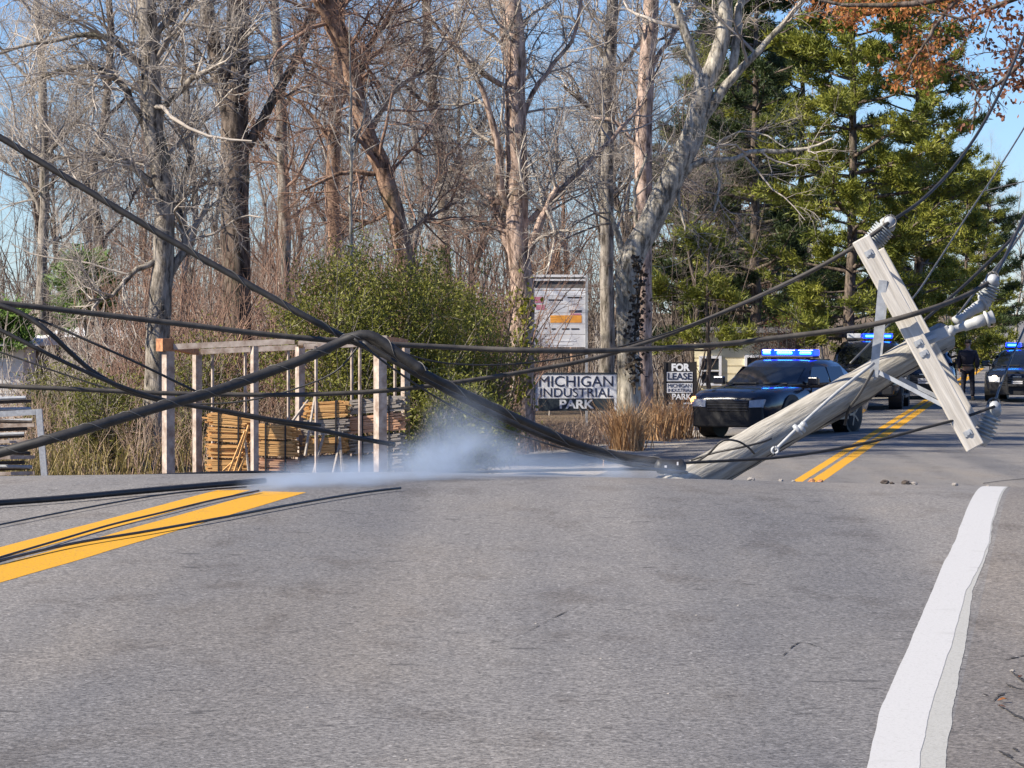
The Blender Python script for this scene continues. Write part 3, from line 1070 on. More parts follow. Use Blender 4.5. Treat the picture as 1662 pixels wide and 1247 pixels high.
shrub('large olive green shrub right behind the middle of the steel rack', 575, 56, 1.55, 4.0, 41, n=22000)
shrub('wide olive green shrub between the rack and the tan tree', 682, 57, 1.55, 3.7, 42, n=24000)
shrub('olive green shrub against the foot of the tan tree', 748, 60, .95, 3.2, 43, n=15000)
shrub('low deep green shrub behind the drifting smoke', 735, 52, 1.0, 1.7, 44, n=6000)
shrub('low green shrub at the left foot of the industrial park sign', 800, 57, .4, .95, 45, n=3500)
shrub('low olive shrub between the mossy tree and the left rack', 165, 56, .9, 1.7, 46, n=5200)
shrub('russet brown shrub behind the roof of the nearest patrol car', 1262, 86, .75, 2.75, 49, M_OAK_DK, 2600, 'brown shrubs by the house')
shrub('straggly olive shrub in front of the white building', 95, 60, .7, 1.9, 48, n=2600)
shrub('sparse olive shrub behind the left end of the steel rack', 330, 58, 1.4, 2.6, 47, n=4200)


def vine(label, pts, Y, n, seed, m, spread):
    rng = np.random.default_rng(seed)
    L = smooth_line([P(a, b, Y) for a, b in pts], 40)
    root = thing('climbing_vine', label, 'vine', L[0])
    L = L - L[0]
    V, F = tubes(L[None], np.full((1, 40), .02), 6)
    link_mesh('stem', np_mesh('stem', V, [F], M_BARK_DARK, True), root)
    c = L[rng.integers(4, 40, n)] + rng.normal(0, spread, (n, 3)) + np.array((0, -.12, 0))
    V, F = leaf_quads(c, rng.uniform(.07, .13, n), .38, rng, .6)
    link_mesh('foliage', np_mesh('foliage', V, [F], m), root)


vine('yellow-green ivy climbing the tan tree beside the tall sign', [(846, 660), (842, 600), (850, 540), (846, 500), (850, 470)], 63.4, 420, 51, M_IVY, .13)
vine('dark vine tangle wrapped round the fork of the pale tree', [(1030, 640), (1030, 560), (1034, 500), (1040, 450), (1028, 420)], 65.4, 420, 52, M_DEADVINE, .09)


def oak(label, trunk, limbs, Y, m, seed, nleaf, clusters, L, spread):
    rng = np.random.default_rng(seed)
    b0 = P(trunk[0][0], 640, Y)
    base = np.array((b0[0], Y, gz(b0[0], Y) - .1))
    root = thing('oak_tree', label, 'tree', base, 0, 'oaks still holding dead leaves')
    pts = [np.zeros(3)] + [P(a, b, Y) - base for a, b, w in trunk]
    rad = [trunk[0][2] / 2 * Y / FPX * 1.15] + [w / 2 * Y / FPX for a, b, w in trunk]
    tp, tr = resample(pts, rad, 20, rng, .02)
    V, F = tubes(tp[None], tr[None], 12)
    link_mesh('trunk', np_mesh('trunk', V, [F], M_BARK_DARK, True), root)
    par = []
    for lb in limbs:
        lp = [P(a, b, Y + dy) - base for a, b, w, dy in lb]
        a, b = resample(lp, [w / 2 * Y / FPX for _, _, w, _ in lb], 14, rng, .02)
        V, F = tubes(a[None], b[None], 7)
        link_mesh('limb', np_mesh('limb', V, [F], M_BARK_DARK, True), root)
        par.append((a, b))
    Pa, Ra = np.stack([p for p, r in par]), np.stack([r for p, r in par])
    A, RA = grow(Pa, Ra, 8, .8, (.4, 1.3), 6, .0, .2, .3, (.008, .016), rng, .4, .8)
    B, RB = grow(A, RA, 4, .7, (.2, .6), 4, -.05, .25, .1, (.004, .008), rng, .5, .8)
    V1, F1 = tubes(A, RA, 4)
    V2, F2 = tubes(B, RB, 3)
    link_mesh('crown', np_mesh('crown', np.concatenate((V1, V2)), [np.concatenate((F1, F2 + len(V1)))], M_BARK_DARK), root)
    c = []
    for px, py, sx, sy, k in clusters:
        for _ in range(k):
            c.append(P(px + rng.normal(0, sx), py + rng.normal(0, sy), Y + rng.normal(0, .5)) - base)
    # the rest hang from twigs
    pick = rng.integers(0, len(B), nleaf)
    c = np.array(c) if c else np.zeros((0, 3))
    c = np.concatenate((c, B[pick, rng.integers(1, 4, nleaf)] + rng.normal(0, .05, (nleaf, 3))))
    V, F = leaf_quads(c, rng.uniform(L[0], L[1], len(c)), .28, rng, 1.0)
    link_mesh('foliage', np_mesh('foliage', V, [F], m), root)


oak('oak with russet leaves reaching in front of the pine top', [(1830, 500, 70), (1820, 200, 60), (1800, -40, 50), (1780, -200, 40)],
    [[(1800, -20, 26, 0), (1700, -40, 20, -.5), (1560, -10, 14, -1), (1440, 10, 9, -1), (1330, 0, 5, -1)],
     [(1790, -90, 24, 0), (1650, -80, 18, .5), (1500, -40, 12, .8), (1380, -20, 6, .8)],
     [(1560, -10, 9, -1), (1520, 40, 7, -1), (1490, 90, 5, -1), (1470, 120, 3, -1)]],
    78, M_OAK, 61, 500, [(1360, 8, 34, 14, 400), (1440, 12, 40, 12, 340), (1380, 30, 14, 10, 120), (1495, 80, 28, 18, 260), (1480, 112, 24, 13, 200), (1560, 12, 40, 12, 160), (1520, 100, 14, 14, 60), (1560, 40, 24, 14, 40)], (.09, .15), .05)
oak('nearer oak with dark brown leaves hanging at the upper right edge', [(1850, 600, 90), (1840, 200, 80), (1830, -60, 64), (1810, -250, 50)],
    [[(1832, 40, 24, 0), (1740, 40, 18, -.4), (1650, 110, 10, -.6), (1600, 150, 6, -.6), (1560, 130, 3, -.6)],
     [(1830, -60, 26, 0), (1740, -40, 18, .4), (1640, 0, 12, .5), (1570, 30, 6, .5), (1510, 20, 3, .5)]],
    46, M_OAK_DK, 62, 260, [(1648, 120, 15, 20, 260), (1655, 80, 14, 18, 150), (1600, 20, 40, 16, 200), (1620, 170, 16, 8, 14), (1650, 40, 20, 20, 60), (1600, 140, 22, 12, 26)], (.06, .11), .04)


# ------------------------------------------------------------------ grass
def grass(name, n, centres, h, m, seed, w=.006, lean=.35):
    rng = np.random.default_rng(seed)
    Vs = []
    for (px, Y, sx, sy, share) in centres:
        k = int(n * share)
        x0 = (px - CX) / FPX * Y
        X = x0 + rng.normal(0, sx, k)
        Yy = Y + rng.normal(0, sy, k)
        b = np.stack((X, Yy, ground_z(X, Yy) - .02), 1)
        H = rng.uniform(h[0], h[1], k)
        l = rng.normal(0, lean, (k, 2)) * H[:, None]
        side = np.stack((np.full(k, w), rng.normal(0, w, k), np.zeros(k)), 1)
        mid = b + np.concatenate((l * .35, H[:, None] * .6), 1)
        tip = b + np.concatenate((l, H[:, None] * rng.uniform(.75, 1, (k, 1))), 1)
        Vs.append(np.stack((b - side, b + side, mid + side * .8, mid - side * .8, tip), 1))
    V = np.concatenate(Vs)
    q = np.arange(len(V))[:, None] * 5
    F4 = q + np.array((0, 1, 2, 3))
    F3 = q + np.array((3, 2, 4))
    o = link_mesh(name, np_mesh(name, V.reshape(-1, 3), [F4, F3], m))
    o['kind'] = 'stuff'
    return o


grass('tall_dry_grass', 820, [(1024, 63, .14, .3, .34), (1008, 63, .10, .2, .16), (1068, 68, .14, .3, .2), (1100, 69, .18, .3, .22), (1050, 70, .4, .4, .08)], (.55, 1.25), M_STRAW, 71, .009)
grass('yellow_dry_grass', 420, [(25, 52, .35, .4, .4), (110, 53, .35, .4, .3), (190, 54, .5, .5, .2), (290, 55, .4, .5, .1)], (.4, 1.0), M_OLIVEGRASS, 72, .006, .5)
grass('pale_weedy_grass', 4200, [(930, 66, .55, .5, .12), (880, 64, .5, .6, .08), (1000, 72, .3, .5, .15), (300, 58, 2.0, 1.2, .2), (1090, 78, .7, .8, .2)], (.25, .75), M_STRAW_PINK, 73, .006, .5)


# ------------------------------------------------------------------ buildings behind
def building(name, label, px, Y, w, d, h, wall_m, roof_m, wins, seed, zoff=0.0, RP=.07):
    x = (px - CX) / FPX * Y
    z = gz(x, Y) - .1 + zoff
    root = thing(name, label, 'house', (x, Y, z), 0)
    wl = MB().box((w / 2, d / 2, h / 2), (w, d, h)).build('wall', wall_m, root)
    for k in range(int(h / .22)):
        MB().box((w / 2, -.012, .12 + k * .22), (w + .03, .024, .19)).build('plank', wall_m, wl)
    o = .35
    MB().loft([[(-o, -o, h + .002), (-o, d + o, h + .002), (-o, d / 2, h + d * RP)], [(w + o, -o, h + .002), (w + o, d + o, h + .002), (w + o, d / 2, h + d * RP)]]).build('roof', roof_m, root)
    for (wx, wz, ww, wh) in wins:
        f = MB()
        for dx, dz, sx, sz in ((-ww / 2, 0, .07, wh + .07), (ww / 2, 0, .07, wh + .07), (0, wh / 2, ww - .075, .07), (0, -wh / 2, ww - .075, .07), (0, 0, ww - .075, .035)):
            f.box((wx + dx, -.055, wz + dz), (sx, .06, sz))
        fo = f.build('window', M_TRIM, root)
        MB().box((wx, -.035, wz + wh / 4), (ww - .08, .012, wh / 2 - .06)).build('pane', M_WINGLASS, fo)
        MB().box((wx, -.035, wz - wh / 4), (ww - .08, .012, wh / 2 - .06)).build('pane', M_WINGLASS, fo)
    return root


building('cream_house', 'cream sided house half hidden behind the first patrol car', 1128, 92, 2.3, 2.2, 2.25, M_CREAM, M_ROOF, [(.42, 1.2, .55, .75), (1.7, 1.2, .6, .8)], 1, .0)
building('white_shed', 'white building showing through the brush at the far left', -190, 68, 2.86, 3.0, 2.1, M_WHITEWALL, M_WHITEWALL, [(1.2, 1.3, .6, .7)], 2)
building('grey_outbuilding', 'low pale roofed building behind the sapling at left', 95, 125, 2.4, 5.0, 1.9, M_STAKE_G, M_WHITEWALL, [(1.2, 1.0, .5, .6)], 3)


# ------------------------------------------------------------------ signs
def at_ground(px, Y):
    x = (px - CX) / FPX * Y
    return np.array((x, Y, gz(x, Y)))


def mpp(Y):
    return Y / FPX


# industrial park sign
Y = 75
c = P(935, 638, Y)
g = at_ground(935, Y)
root = thing('park_sign', 'wide sign reading MICHIGAN INDUSTRIAL PARK beside the tall dry grass', 'sign', g, 0)
k = mpp(Y)
W, zc = 132 * k, c[2] - g[2]
zt = P(935, 608, Y)[2] - g[2]
zm = P(935, 647, Y)[2] - g[2]
zb = P(935, 667, Y)[2] - g[2]
MB().box((0, 0, (zt + zm) / 2), (W, .05, zt - zm - .004)).build('panel', M_SIGNGREY, root, label='pale grey upper panel with dark letters')
MB().box((0, 0, (zm + zb) / 2), (W - .13, .05, zm - zb)).build('panel', M_SIGNDARK, root, label='dark lower panel with white letters')
MB().box((-W / 2 - .035, 0, (zt + .05) / 2), (.065, .09, zt + .05)).build('post', M_SIGNDARK, root)
MB().box((W / 2 + .035, 0, (zt + .05) / 2), (.065, .09, zt + .05)).build('post', M_SIGNDARK, root)
MB().box((0, 0, zt + .022), (W - .002, .07, .04)).build('top_rail', M_SIGNDARK, root)
MB().box((-W / 2 + .03, 0, (zm + zb) / 2), (.055, .052, zm - zb)).build('edge_trim', M_SIGNGREY, root)
MB().box((W / 2 - .03, 0, (zm + zb) / 2), (.055, .052, zm - zb)).build('edge_trim', M_SIGNGREY, root)
text('MICHIGAN', M_NAVY, root, (0, -.03, P(0, 620, Y)[2] - g[2]), 24.5 * k, bold=0.0, width=120 * k)
text('INDUSTRIAL', M_NAVY, root, (0, -.03, P(0, 638, Y)[2] - g[2]), 20.5 * k, bold=0.0, width=118 * k)
text('PARK', M_WHITELET, root, (0, -.03, P(0, 657, Y)[2] - g[2]), 19.5 * k, bold=.03, width=56 * k)

# tall tenant sign
Y = 79
k = mpp(Y)
g = at_ground(906, Y)
root = thing('tenant_sign', 'tall white multi-panel business sign with an orange panel beside the tan tree', 'sign', g, 0)
Z = lambda r: P(0, r, Y)[2] - g[2]
X0, X1 = -44 * k, 44 * k
for xx in (X0 - .03, X1 + .03):
    MB().box((xx, 0, Z(447) / 2), (.06, .14, Z(447))).build('post', M_GALV if xx > 0 else M_SIGNBLACK, root)
for r0, r1 in ((446, 450), (453, 456), (468, 471)):
    MB().box((0, 0, (Z(r0) + Z(r1)) / 2), (X1 - X0 - .004, .08, Z(r0) - Z(r1))).build('rail', M_SIGNWHITE, root)
MB().box((0, .02, (Z(450.5) + Z(452.5)) / 2), (X1 - X0 - .004, .04, Z(450.5) - Z(452.5))).build('slot_panel', M_SIGNBLACK, root)
MB().box((0, .02, (Z(456.5) + Z(467.5)) / 2), (X1 - X0 - .004, .04, Z(456.5) - Z(467.5))).build('slot_panel', M_ROOF, root)
MB().box((0, 0, (Z(472) + Z(480)) / 2), (X1 - X0 - .004, .08, Z(472) - Z(480) - .004)).build('panel', M_SIGNGREY, root)
for r0, r1 in ((480, 494), (494, 508), (508, 526), (526, 543), (543, 564)):
    MB().box((0, 0, (Z(r0) + Z(r1)) / 2), (X1 - X0 - .004, .08, Z(r0) - Z(r1) - .01)).build('panel', M_SIGNWHITE, root)


def plate(px0, px1, r0, r1, m, name, lift=.043):
    MB().box((((px0 + px1) / 2 - 906) * k, -lift, (Z(r0) + Z(r1)) / 2), ((px1 - px0) * k, .004, Z(r0) - Z(r1))).build(name, m, root)


plate(864, 882, 482, 492, M_PINK, 'faded_logo')
plate(870, 884, 495, 503, M_PINK, 'faded_logo')
plate(893, 944, 512, 524, M_ORANGE, 'orange_panel')
plate(924, 944, 503.5, 507, M_NAVY, 'print_line')
plate(926, 943, 509, 511.3, M_PINK, 'print_line')
for a, b_, r in ((890, 913, 486), (921, 944, 482), (884, 888, 532), (895, 902, 533), (912, 924, 533), (927, 940, 533), (880, 900, 548), (906, 935, 552), (884, 930, 558)):
    plate(a, b_, r, r + 2.2, M_SIGNGREY if r > 540 else M_PLASTIC, 'print_line')
MB().box((.05, 0, Z(600) / 2 + .3), (X1 - X0 - .3, .05, .5)).build('lower_panel', M_SIGNWHITE, root)

# for-lease sign
Y = 82
k = mpp(Y)
g = at_ground(1104, Y)
root = thing('lease_sign', 'narrow black board reading FOR LEASE left of the first patrol car', 'sign', g, 0)
Z = lambda r: P(0, r, Y)[2] - g[2]
MB().box((0, 0, (Z(588) + Z(664)) / 2), (46 * k, .04, Z(588) - Z(664))).build('board', M_SIGNBLACK, root)
for xx in (-25 * k, 25 * k):
    MB().box((xx, .005, Z(587) / 2), (.06, .09, Z(587))).build('post', M_SIGNBLACK, root)
MB().box((-1 * k, -.026, (Z(604) + Z(619)) / 2), (42 * k, .01, Z(604) - Z(619))).build('lease_panel', M_SIGNWHITE, root)
MB().box((-1 * k, -.026, (Z(622) + Z(638)) / 2), (42 * k, .01, Z(622) - Z(638))).build('name_panel', M_SIGNWHITE, root)
text('FOR', M_WHITELET, root, (0, -.024, Z(597)), 15.5 * k, bold=.05, width=30 * k)
text('LEASE', M_NAVY, root, (-1 * k, -.034, Z(611.5)), 15 * k, bold=.02, width=39 * k)
text('MICHIGAN', M_NAVY, root, (-1 * k, -.034, Z(626.5)), 8.5 * k, bold=0.0, width=38 * k)
text('INDUSTRIAL', M_NAVY, root, (-1 * k, -.034, Z(633.8)), 7.5 * k, bold=0.0, width=38 * k)
text('PARK', M_WHITELET, root, (2 * k, -.024, Z(644.5)), 13 * k, bold=.03)
for a, b_, r in ((-18, -10, 655), (4, 20, 655), (-18, -12, 661), (4, 12, 661)):
    MB().box(((a + b_) / 2 * k, -.024, Z(r)), ((b_ - a) * k, .008, 2.5 * k)).build('print_line', M_WHITELET, root)


# ------------------------------------------------------------------ steel rack with bundles of stakes
YF, YB = 50.0, 52.2
g = at_ground(440, YF)
rack = thing('steel_rack', 'large open steel rack frame with a rusty corner holding bundled stakes', 'rack', g, 0)
RT = np.array([[math.cos(.62), -math.sin(.62), 0], [math.sin(.62), math.cos(.62), 0], [0, 0, 1]])


def post(px, row, Yp, w, m=M_STEEL, name='post', rot=True):
    a = P(px, row, Yp)
    zg = gz(a[0], a[1]) - .05
    MB().box((a[0], a[1], (a[2] + zg) / 2), (w, w, a[2] - zg), RT if rot else None).build(name, m, rack, off=g)


for px, row, Yp, w in ((273, 566, YF, .14), (413, 562, YF, .09), (617, 556, YF, .145), (320, 571, YB, .11), (487, 563, YB - .6, .11), (658, 556, YB, .105)):
    post(px, row, Yp, w)
for px, row, Yp in ((345, 572, YB), (398, 571, YB), (468, 566, YB), (513, 562, YF), (571, 560, YB), (584, 560, YF), (641, 558, YB)):
    post(px, row, Yp, .035, M_STEEL, 'rod')


def beam(p, q, w, h, m=M_STEEL, name='beam'):
    MB().bar(P(*p), P(*q), w, h).build(name, m, rack, off=g)


beam((282, 563, YF), (478, 554, YF), .10, .085)
beam((486, 553.5, YF), (612, 551, YF), .10, .085)
beam((326, 571, YB), (482, 564, YB), .09, .08)
beam((492, 563, YB), (654, 556, YB), .09, .08)
beam((278, 563, YF + .1), (318, 571, YB - .1), .10, .10, M_RUST)
beam((620, 551, YF + .1), (657, 556, YB - .1), .10, .10, M_RUST)
beam((488, 557, YF + .1), (489, 562, YB - .8), .08, .07)
MB().box(P(268, 560, YF), (.20, .20, .19), RT).build('corner_cap', M_RUST, rack, off=g)
MB().box(P(612, 547.5, YF), (.30, .16, .05)).build('corner_plate', M_STEEL, rack, off=g)
zs = gz(*P(340, 700, 51)[:2]) + .10
for Yp in (50.25, 51.9):
    MB().bar((P(290, 700, Yp)[0], Yp, zs), (P(650, 700, Yp)[0], Yp, zs), .1, .08).build('bottom_rail', M_STEEL, rack, off=g)


def bundle(label, px0, px1, r0, r1, Yc, dep, m, seed, tilt=0.0):
    rng = np.random.default_rng(seed)
    a, b_ = P(px0, r1, Yc), P(px1, r0, Yc)
    L, H = b_[0] - a[0], b_[2] - a[2]
    base = np.array(((a[0] + b_[0]) / 2, Yc, a[2]))
    root = thing('stake_bundle', label, 'stake bundle', base, 0, 'bundles of stakes stacked in the steel rack')
    mb_ = MB()
    d = .030
    for i in range(max(2, int(H / d))):
        for j in range(max(2, int(dep / d))):
            if rng.uniform() < .04:
                continue
            z = (i + .5) * d + rng.normal(0, .003)
            y = (j + .5) * d - dep / 2 + rng.normal(0, .004)
            e = rng.normal(0, .045, 2)
            sl = rng.normal(0, .006) + tilt * L / 2
            mb_.bar((-L / 2 + e[0], y, z - sl), (L / 2 + e[1], y, z + sl), d * .82, d * .8)
    o = mb_.build('stakes', m, root)
    o['kind'] = 'stuff'
    for fx in (-.28, .27):
        z0 = fx * L * tilt * 1.0
        MB().loft([[(fx * L + w, -dep / 2 - .012, -.004 + z0), (fx * L + w, dep / 2 + .012, -.004 + z0), (fx * L + w, dep / 2 + .012, H + .014 + z0), (fx * L + w, -dep / 2 - .012, H + .014 + z0)] for w in (-.012, .012)]).build('strap', M_PLASTIC, root)
    return root


lv = [(768, 744), (743, 719), (717, 694), (692, 672)]
names = ['bottom', 'second', 'third', 'top']
for i, (r1, r0) in enumerate(lv):
    bundle('%s bundle of straw coloured stakes in the left stack of the rack' % names[i], 344, 402, r0, r1, 51.0, .45, M_STAKE_Y, 80 + i, -.03 * i)
for i, (r1, r0) in enumerate([(770, 742), (740, 714), (712, 688)]):
    bundle('%s bundle of stakes in the stack right of the middle rack post' % ['pinkish bottom', 'orange middle', 'straw coloured top'][i], 420, 478, r0, r1, 50.9, .45, M_STAKE_P if i == 0 else M_STAKE_Y, 90 + i, -.04)
for i, (r1, r0) in enumerate([(768, 738), (735, 708), (706, 680), (678, 652)]):
    bundle('%s bundle of stakes in the stack left of the right rack post' % names[i], 500, 560, r0, r1, 51.0, .45, M_STAKE_G if i % 2 == 0 else M_STAKE_Y, 95 + i, .05)
for i, (r1, r0) in enumerate([(765, 735), (732, 704), (701, 672), (669, 646)]):
    bundle('%s bundle of grey stakes at the right end of the rack' % names[i], 572, 650, r0, r1, 51.2, .4, M_STAKE_P if i == 2 else M_STAKE_G, 100 + i, .10)
ORD = ['topmost', 'second', 'third', 'fourth', 'fifth', 'sixth', 'seventh', 'eighth', 'ninth', 'tenth', 'eleventh', 'twelfth', 'thirteenth', 'lowest']
rs = np.random.default_rng(77)
for i, (a, b_, r0, r1) in enumerate([(372, 398, 765, 700), (380, 404, 767, 690), (362, 395, 765, 735), (386, 410, 768, 712), (404, 396, 768, 700), (495, 512, 740, 640), (508, 530, 770, 690),
                                     (540, 556, 770, 700), (556, 548, 770, 668), (470, 500, 690, 650)]):
    p, q = P(a, r0, 50.6), P(b_, r1, 50.7 + .02 * i)
    o = MB().bar(p, q, .03, .03).build('loose_stake', M_STAKE_G if i > 3 else M_STAKE_Y, None, off=p)
    o.location = p
    tag(o, ['straw stake leaning left of the middle rack post', 'longest straw stake leaning by the middle rack post', 'short straw stake at the foot of the left stack', 'straw stake crossing the middle rack post',
            'grey stake tilted back against the middle rack post', 'tall grey stake leaning right of the double rack post', 'grey stake leaning on the part-grey stack', 'grey stake right of the part-grey stack',
            'grey stake tilted left between the two grey stacks', 'grey stake lying slanted on top of the straw coloured stack'][i], 'stake', 'loose stakes leaning in the rack')

# lower rack at the left edge
YL = 49.0
g = at_ground(20, YL)
lr_ = thing('low_pipe_rack', 'low grey steel rack of old pipes at the left edge', 'rack', g, 0)
k = mpp(YL)
MB().bar(P(-40, 675, YL), P(58, 669, YL), .08, .08).build('top_rail', M_GALV, lr_, off=g)
a = P(63, 664, YL)
b_ = P(75, 776, YL)
b_[2] = gz(b_[0], b_[1]) - .05
MB().bar(b_, a, .09, .09, (0, 1, 0)).build('post', M_GALV, lr_, off=g)
a2, b2 = a + np.array((-1.05, 0, 0)), b_ + np.array((-1.1, 0, 0))
MB().bar(b2, a2, .09, .09, (0, 1, 0)).build('post', M_GALV, lr_, off=g)
for i, r in enumerate((690, 716, 742, 768)):
    MB().bar(P(-40, r + 2, YL + .3), P(56, r, YL + .3), .06, .05).build('shelf_bar', M_STEEL, lr_, off=g)
for i in range(14):
    r = [648, 655, 664, 683, 686, 700, 706, 712, 727, 733, 738, 752, 757, 762][i]
    p, q = P(-38 + rs.uniform(-4, 4), r + rs.uniform(-2, 2), YL + .5 + .06 * (i % 3)), P(44 + rs.uniform(-6, 10), r + rs.uniform(-5, 3), YL + .5 + .06 * (i % 3))
    o = MB().tube([p, q], .028, 8).build('old_pipe', M_CHAR if i % 2 else M_GALV, None, off=p)
    o.location = p
    tag(o, '%s %s pipe counted down the low rack at the left edge' % (ORD[i], 'dull grey' if i % 2 == 0 else 'dark'), 'pipe', 'old pipes in the low rack')


# ------------------------------------------------------------------ patrol cars
def suv(name, label, px, Y, yaw, group='patrol cars with blue lights', hood=1.10, L=5.0, W=2.0, H=1.80, bar=True, lit=('amber',), side_text=None, sedan=False, bull=False, plate_=True):
    x = (px - CX) / FPX * Y
    s, t = st(x, Y)
    z = float(road_z(s, t)) if t < 7.2 else gz(x, Y)
    root = thing(name, label, 'patrol car', (x, Y, z + .004), yaw, group)
    h = W / 2
    # lower body: stations from tail to nose (x forward)
    stn = [(-L / 2, .80, .52, hood - .12), (-L / 2 + .10, .93, .40, hood - .02), (-L / 2 + .5, .985, .33, hood), (-.9, 1, .31, hood), (.55, 1, .31, hood), (.95, .995, .31, hood - .01),
           (1.5, .985, .32, hood - .035), (2.0, .965, .33, hood - .075), (L / 2 - .2, .91, .34, hood - .13), (L / 2 - .05, .84, .37, hood - .20), (L / 2, .78, .45, hood - .30)]
    rings = []
    for X, wf, zb, zt in stn:
        w = h * wf
        half = [(w * .80, zb), (w * .95, zb + .05), (w, zb + .22), (w * 1.0, zb + (zt - zb) * .62), (w * .97, zt - .10), (w * .90, zt - .02), (w * .62, zt + .022), (w * .3, zt + .03)]
        ring = [(X, y, zz) for y, zz in half] + [(X, 0, zt + .034)] + [(X, -y, zz) for y, zz in half[::-1]]
        rings.append(ring)
    body = MB().loft(rings).build('body', M_BLACKPAINT, root, True)
    # greenhouse
    def gh(zz, xf, xr, wf, rf):
        w = h * wf
        return [(xf - rf, w, zz), (xf - rf * .3, w * .86, zz), (xf, w * .5, zz), (xf + .02, 0, zz), (xf, -w * .5, zz), (xf - rf * .3, -w * .86, zz), (xf - rf, -w, zz), (-.6, -w * 1.01, zz), (xr + .15, -w, zz), (xr, -w * .8, zz), (xr, w * .8, zz), (xr + .15, w, zz), (-.6, w * 1.01, zz)]
    if sedan:
        cab = [gh(hood - .02, 1.05, -1.98, .93, .22), gh(hood + .20, .66, -1.72, .86, .24), gh(H - .09, .20, -1.34, .77, .26), gh(H - .02, .05, -1.15, .70, .26), gh(H + .012, -.2, -.95, .58, .3)]
    else:
        cab = [gh(hood - .02, 1.12, -L / 2 + .10, .93, .22), gh(hood + .30, .66, -L / 2 + .20, .855, .24), gh(H - .10, .22, -L / 2 + .36, .77, .26), gh(H - .02, .05, -L / 2 + .5, .70, .26), gh(H + .012, -.2, -L / 2 + .75, .58, .3)]
    MB().loft(cab).build('cabin', M_BLACKPAINT, root, True)

    def slab(q, name_, m, lift=.012):
        q = [np.array(p, float) for p in q]
        n = norm(np.cross(q[1] - q[0], q[2] - q[0]))
        return MB().loft([[p + n * -.01 for p in q], [p + n * lift for p in q]]).build(name_, m, root)
    yb, yt_ = h * .93, h * .77
    # windscreen follows the curved front of the cabin in three facets
    def cabp(zz, i):
        for k_ in range(len(cab) - 1):
            z0, z1 = cab[k_][0][2], cab[k_ + 1][0][2]
            if zz <= z1 or k_ == len(cab) - 2:
                f = (zz - z0) / (z1 - z0)
                return np.array(cab[k_][i]) * (1 - f) + np.array(cab[k_ + 1][i]) * f
    zz = [hood + .04, cab[1][0][2], H - .16]
    rg = []
    for zq in zz:
        rg.append([cabp(zq, i) + np.array((.014, 0, .012)) for i in (1, 2, 3, 4, 5)])
    MB().loft(rg, caps=False, closed=False).build('windscreen', M_GLASS_CAR, root, True)
    for sgn in (1, -1):
        for xa, xb in ((.58, -.42), (-.50, -1.30)) if sedan else ((.62, -.42), (-.50, -1.35), (-1.43, -2.02)):
            def sp_(xx, zq):
                w = np.interp(zq, [hood - .02, cab[1][0][2], H - .09], [h * .939, h * .866, h * .778])
                return np.array((xx, sgn * (w + .004), zq))
            tp = H - .15
            q = [sp_(xb, hood + .05), sp_(xa, hood + .05), sp_(xa - .38 if xa > .5 else xa, tp), sp_(xb + (.12 if xb < -2 or (sedan and xb < -1) else 0), tp)]
            if sgn < 0:
                q = q[::-1]
            slab(q, 'side_window', M_GLASS_CAR, .006)
    # wheels
    for sx in (1.52, -1.48):
        for sgn in (1, -1):
            y0, y1 = sgn * (h - .27), sgn * (h - .005)
            MB().tube([(sx, sgn * (h - .35), .42), (sx, sgn * (h + .002), .42)], .455, 24).build('wheel_arch', M_PLASTIC, root)
            wh = MB().lathe([(0, .30), (.0, .375), (.12, .395), (.88, .395), (1.0, .37), (1.0, .26)], (sx, y0, .395), (sx, y1 + sgn * .012, .395), 28).build('wheel', M_TYRE, root, True)
            MB().lathe([(0, .255), (.7, .255), (.75, .20), (.5, .12), (1.0, .06), (1.0, .01)], (sx, sgn * (h - .10), .395), (sx, y1 + sgn * .02, .395), 20).build('rim', M_RIM, wh)
            for q in range(5):
                a_ = q * 2 * PI / 5
                MB().bar((sx + .05 * math.cos(a_), y1 + sgn * .014, .395 + .05 * math.sin(a_)), (sx + .25 * math.cos(a_), y1 + sgn * .014, .395 + .25 * math.sin(a_)), .02, .05, (-math.sin(a_), 0, math.cos(a_))).build('spoke', M_RIM, wh)
    # front
    F_ = L / 2
    gr = MB().box((F_ - .015, 0, hood - .40), (.07, .95, .24)).build('grille', M_PLASTIC, root)
    for q in range(4):
        MB().box((F_ + .024, 0, hood - .48 + q * .055), (.012, .93, .016)).build('bar', M_RIM, gr)
    MB().box((F_ + .012, 0, hood - .262), (.03, .24, .028)).build('badge', M_CHROME, root)
    MB().box((F_ - .05, 0, .42 if sedan else .52), (.14, W * .80, .42 if sedan else .24)).build('bumper', M_PLASTIC, root, bevel=.03)
    if plate_:
        MB().box((F_ + .024, 0, .54), (.010, .31, .155)).build('licence_plate', M_SIGNWHITE, root)
    for sgn in (1, -1):
        hl = slab([(F_ + .0, sgn * .50, hood - .43), (F_ - .01, sgn * .80, hood - .42), (F_ - .06, sgn * .84, hood - .26), (F_ - .03, sgn * .50, hood - .29)][::sgn], 'headlight', M_LAMPGLASS, .045)
        if ('left' in lit and sgn < 0) or ('both' in lit):
            MB().lathe([(0, .095), (.5, .095), (1, .05)], (F_ - .06, sgn * .66, hood - .315), (F_ + .05, sgn * .66, hood - .315), 16).build('lamp', M_HEADLIT, hl, True)
        if 'amber' in lit and sgn < 0:
            MB().lathe([(0, .085), (.5, .085), (1, .04)], (F_ - .13, sgn * .80, hood - .29), (F_ - .0, sgn * .83, hood - .29), 16).build('lamp', M_AMBER, hl, True)
        mir = MB().box((.72, sgn * (h + .10), hood + .10), (.13, .24, .17)).build('mirror', M_BLACKPAINT, root, bevel=.03)
        MB().box((.70, sgn * (h + .01), hood + .04), (.06, .16, .05)).build('mirror_arm', M_PLASTIC, mir)
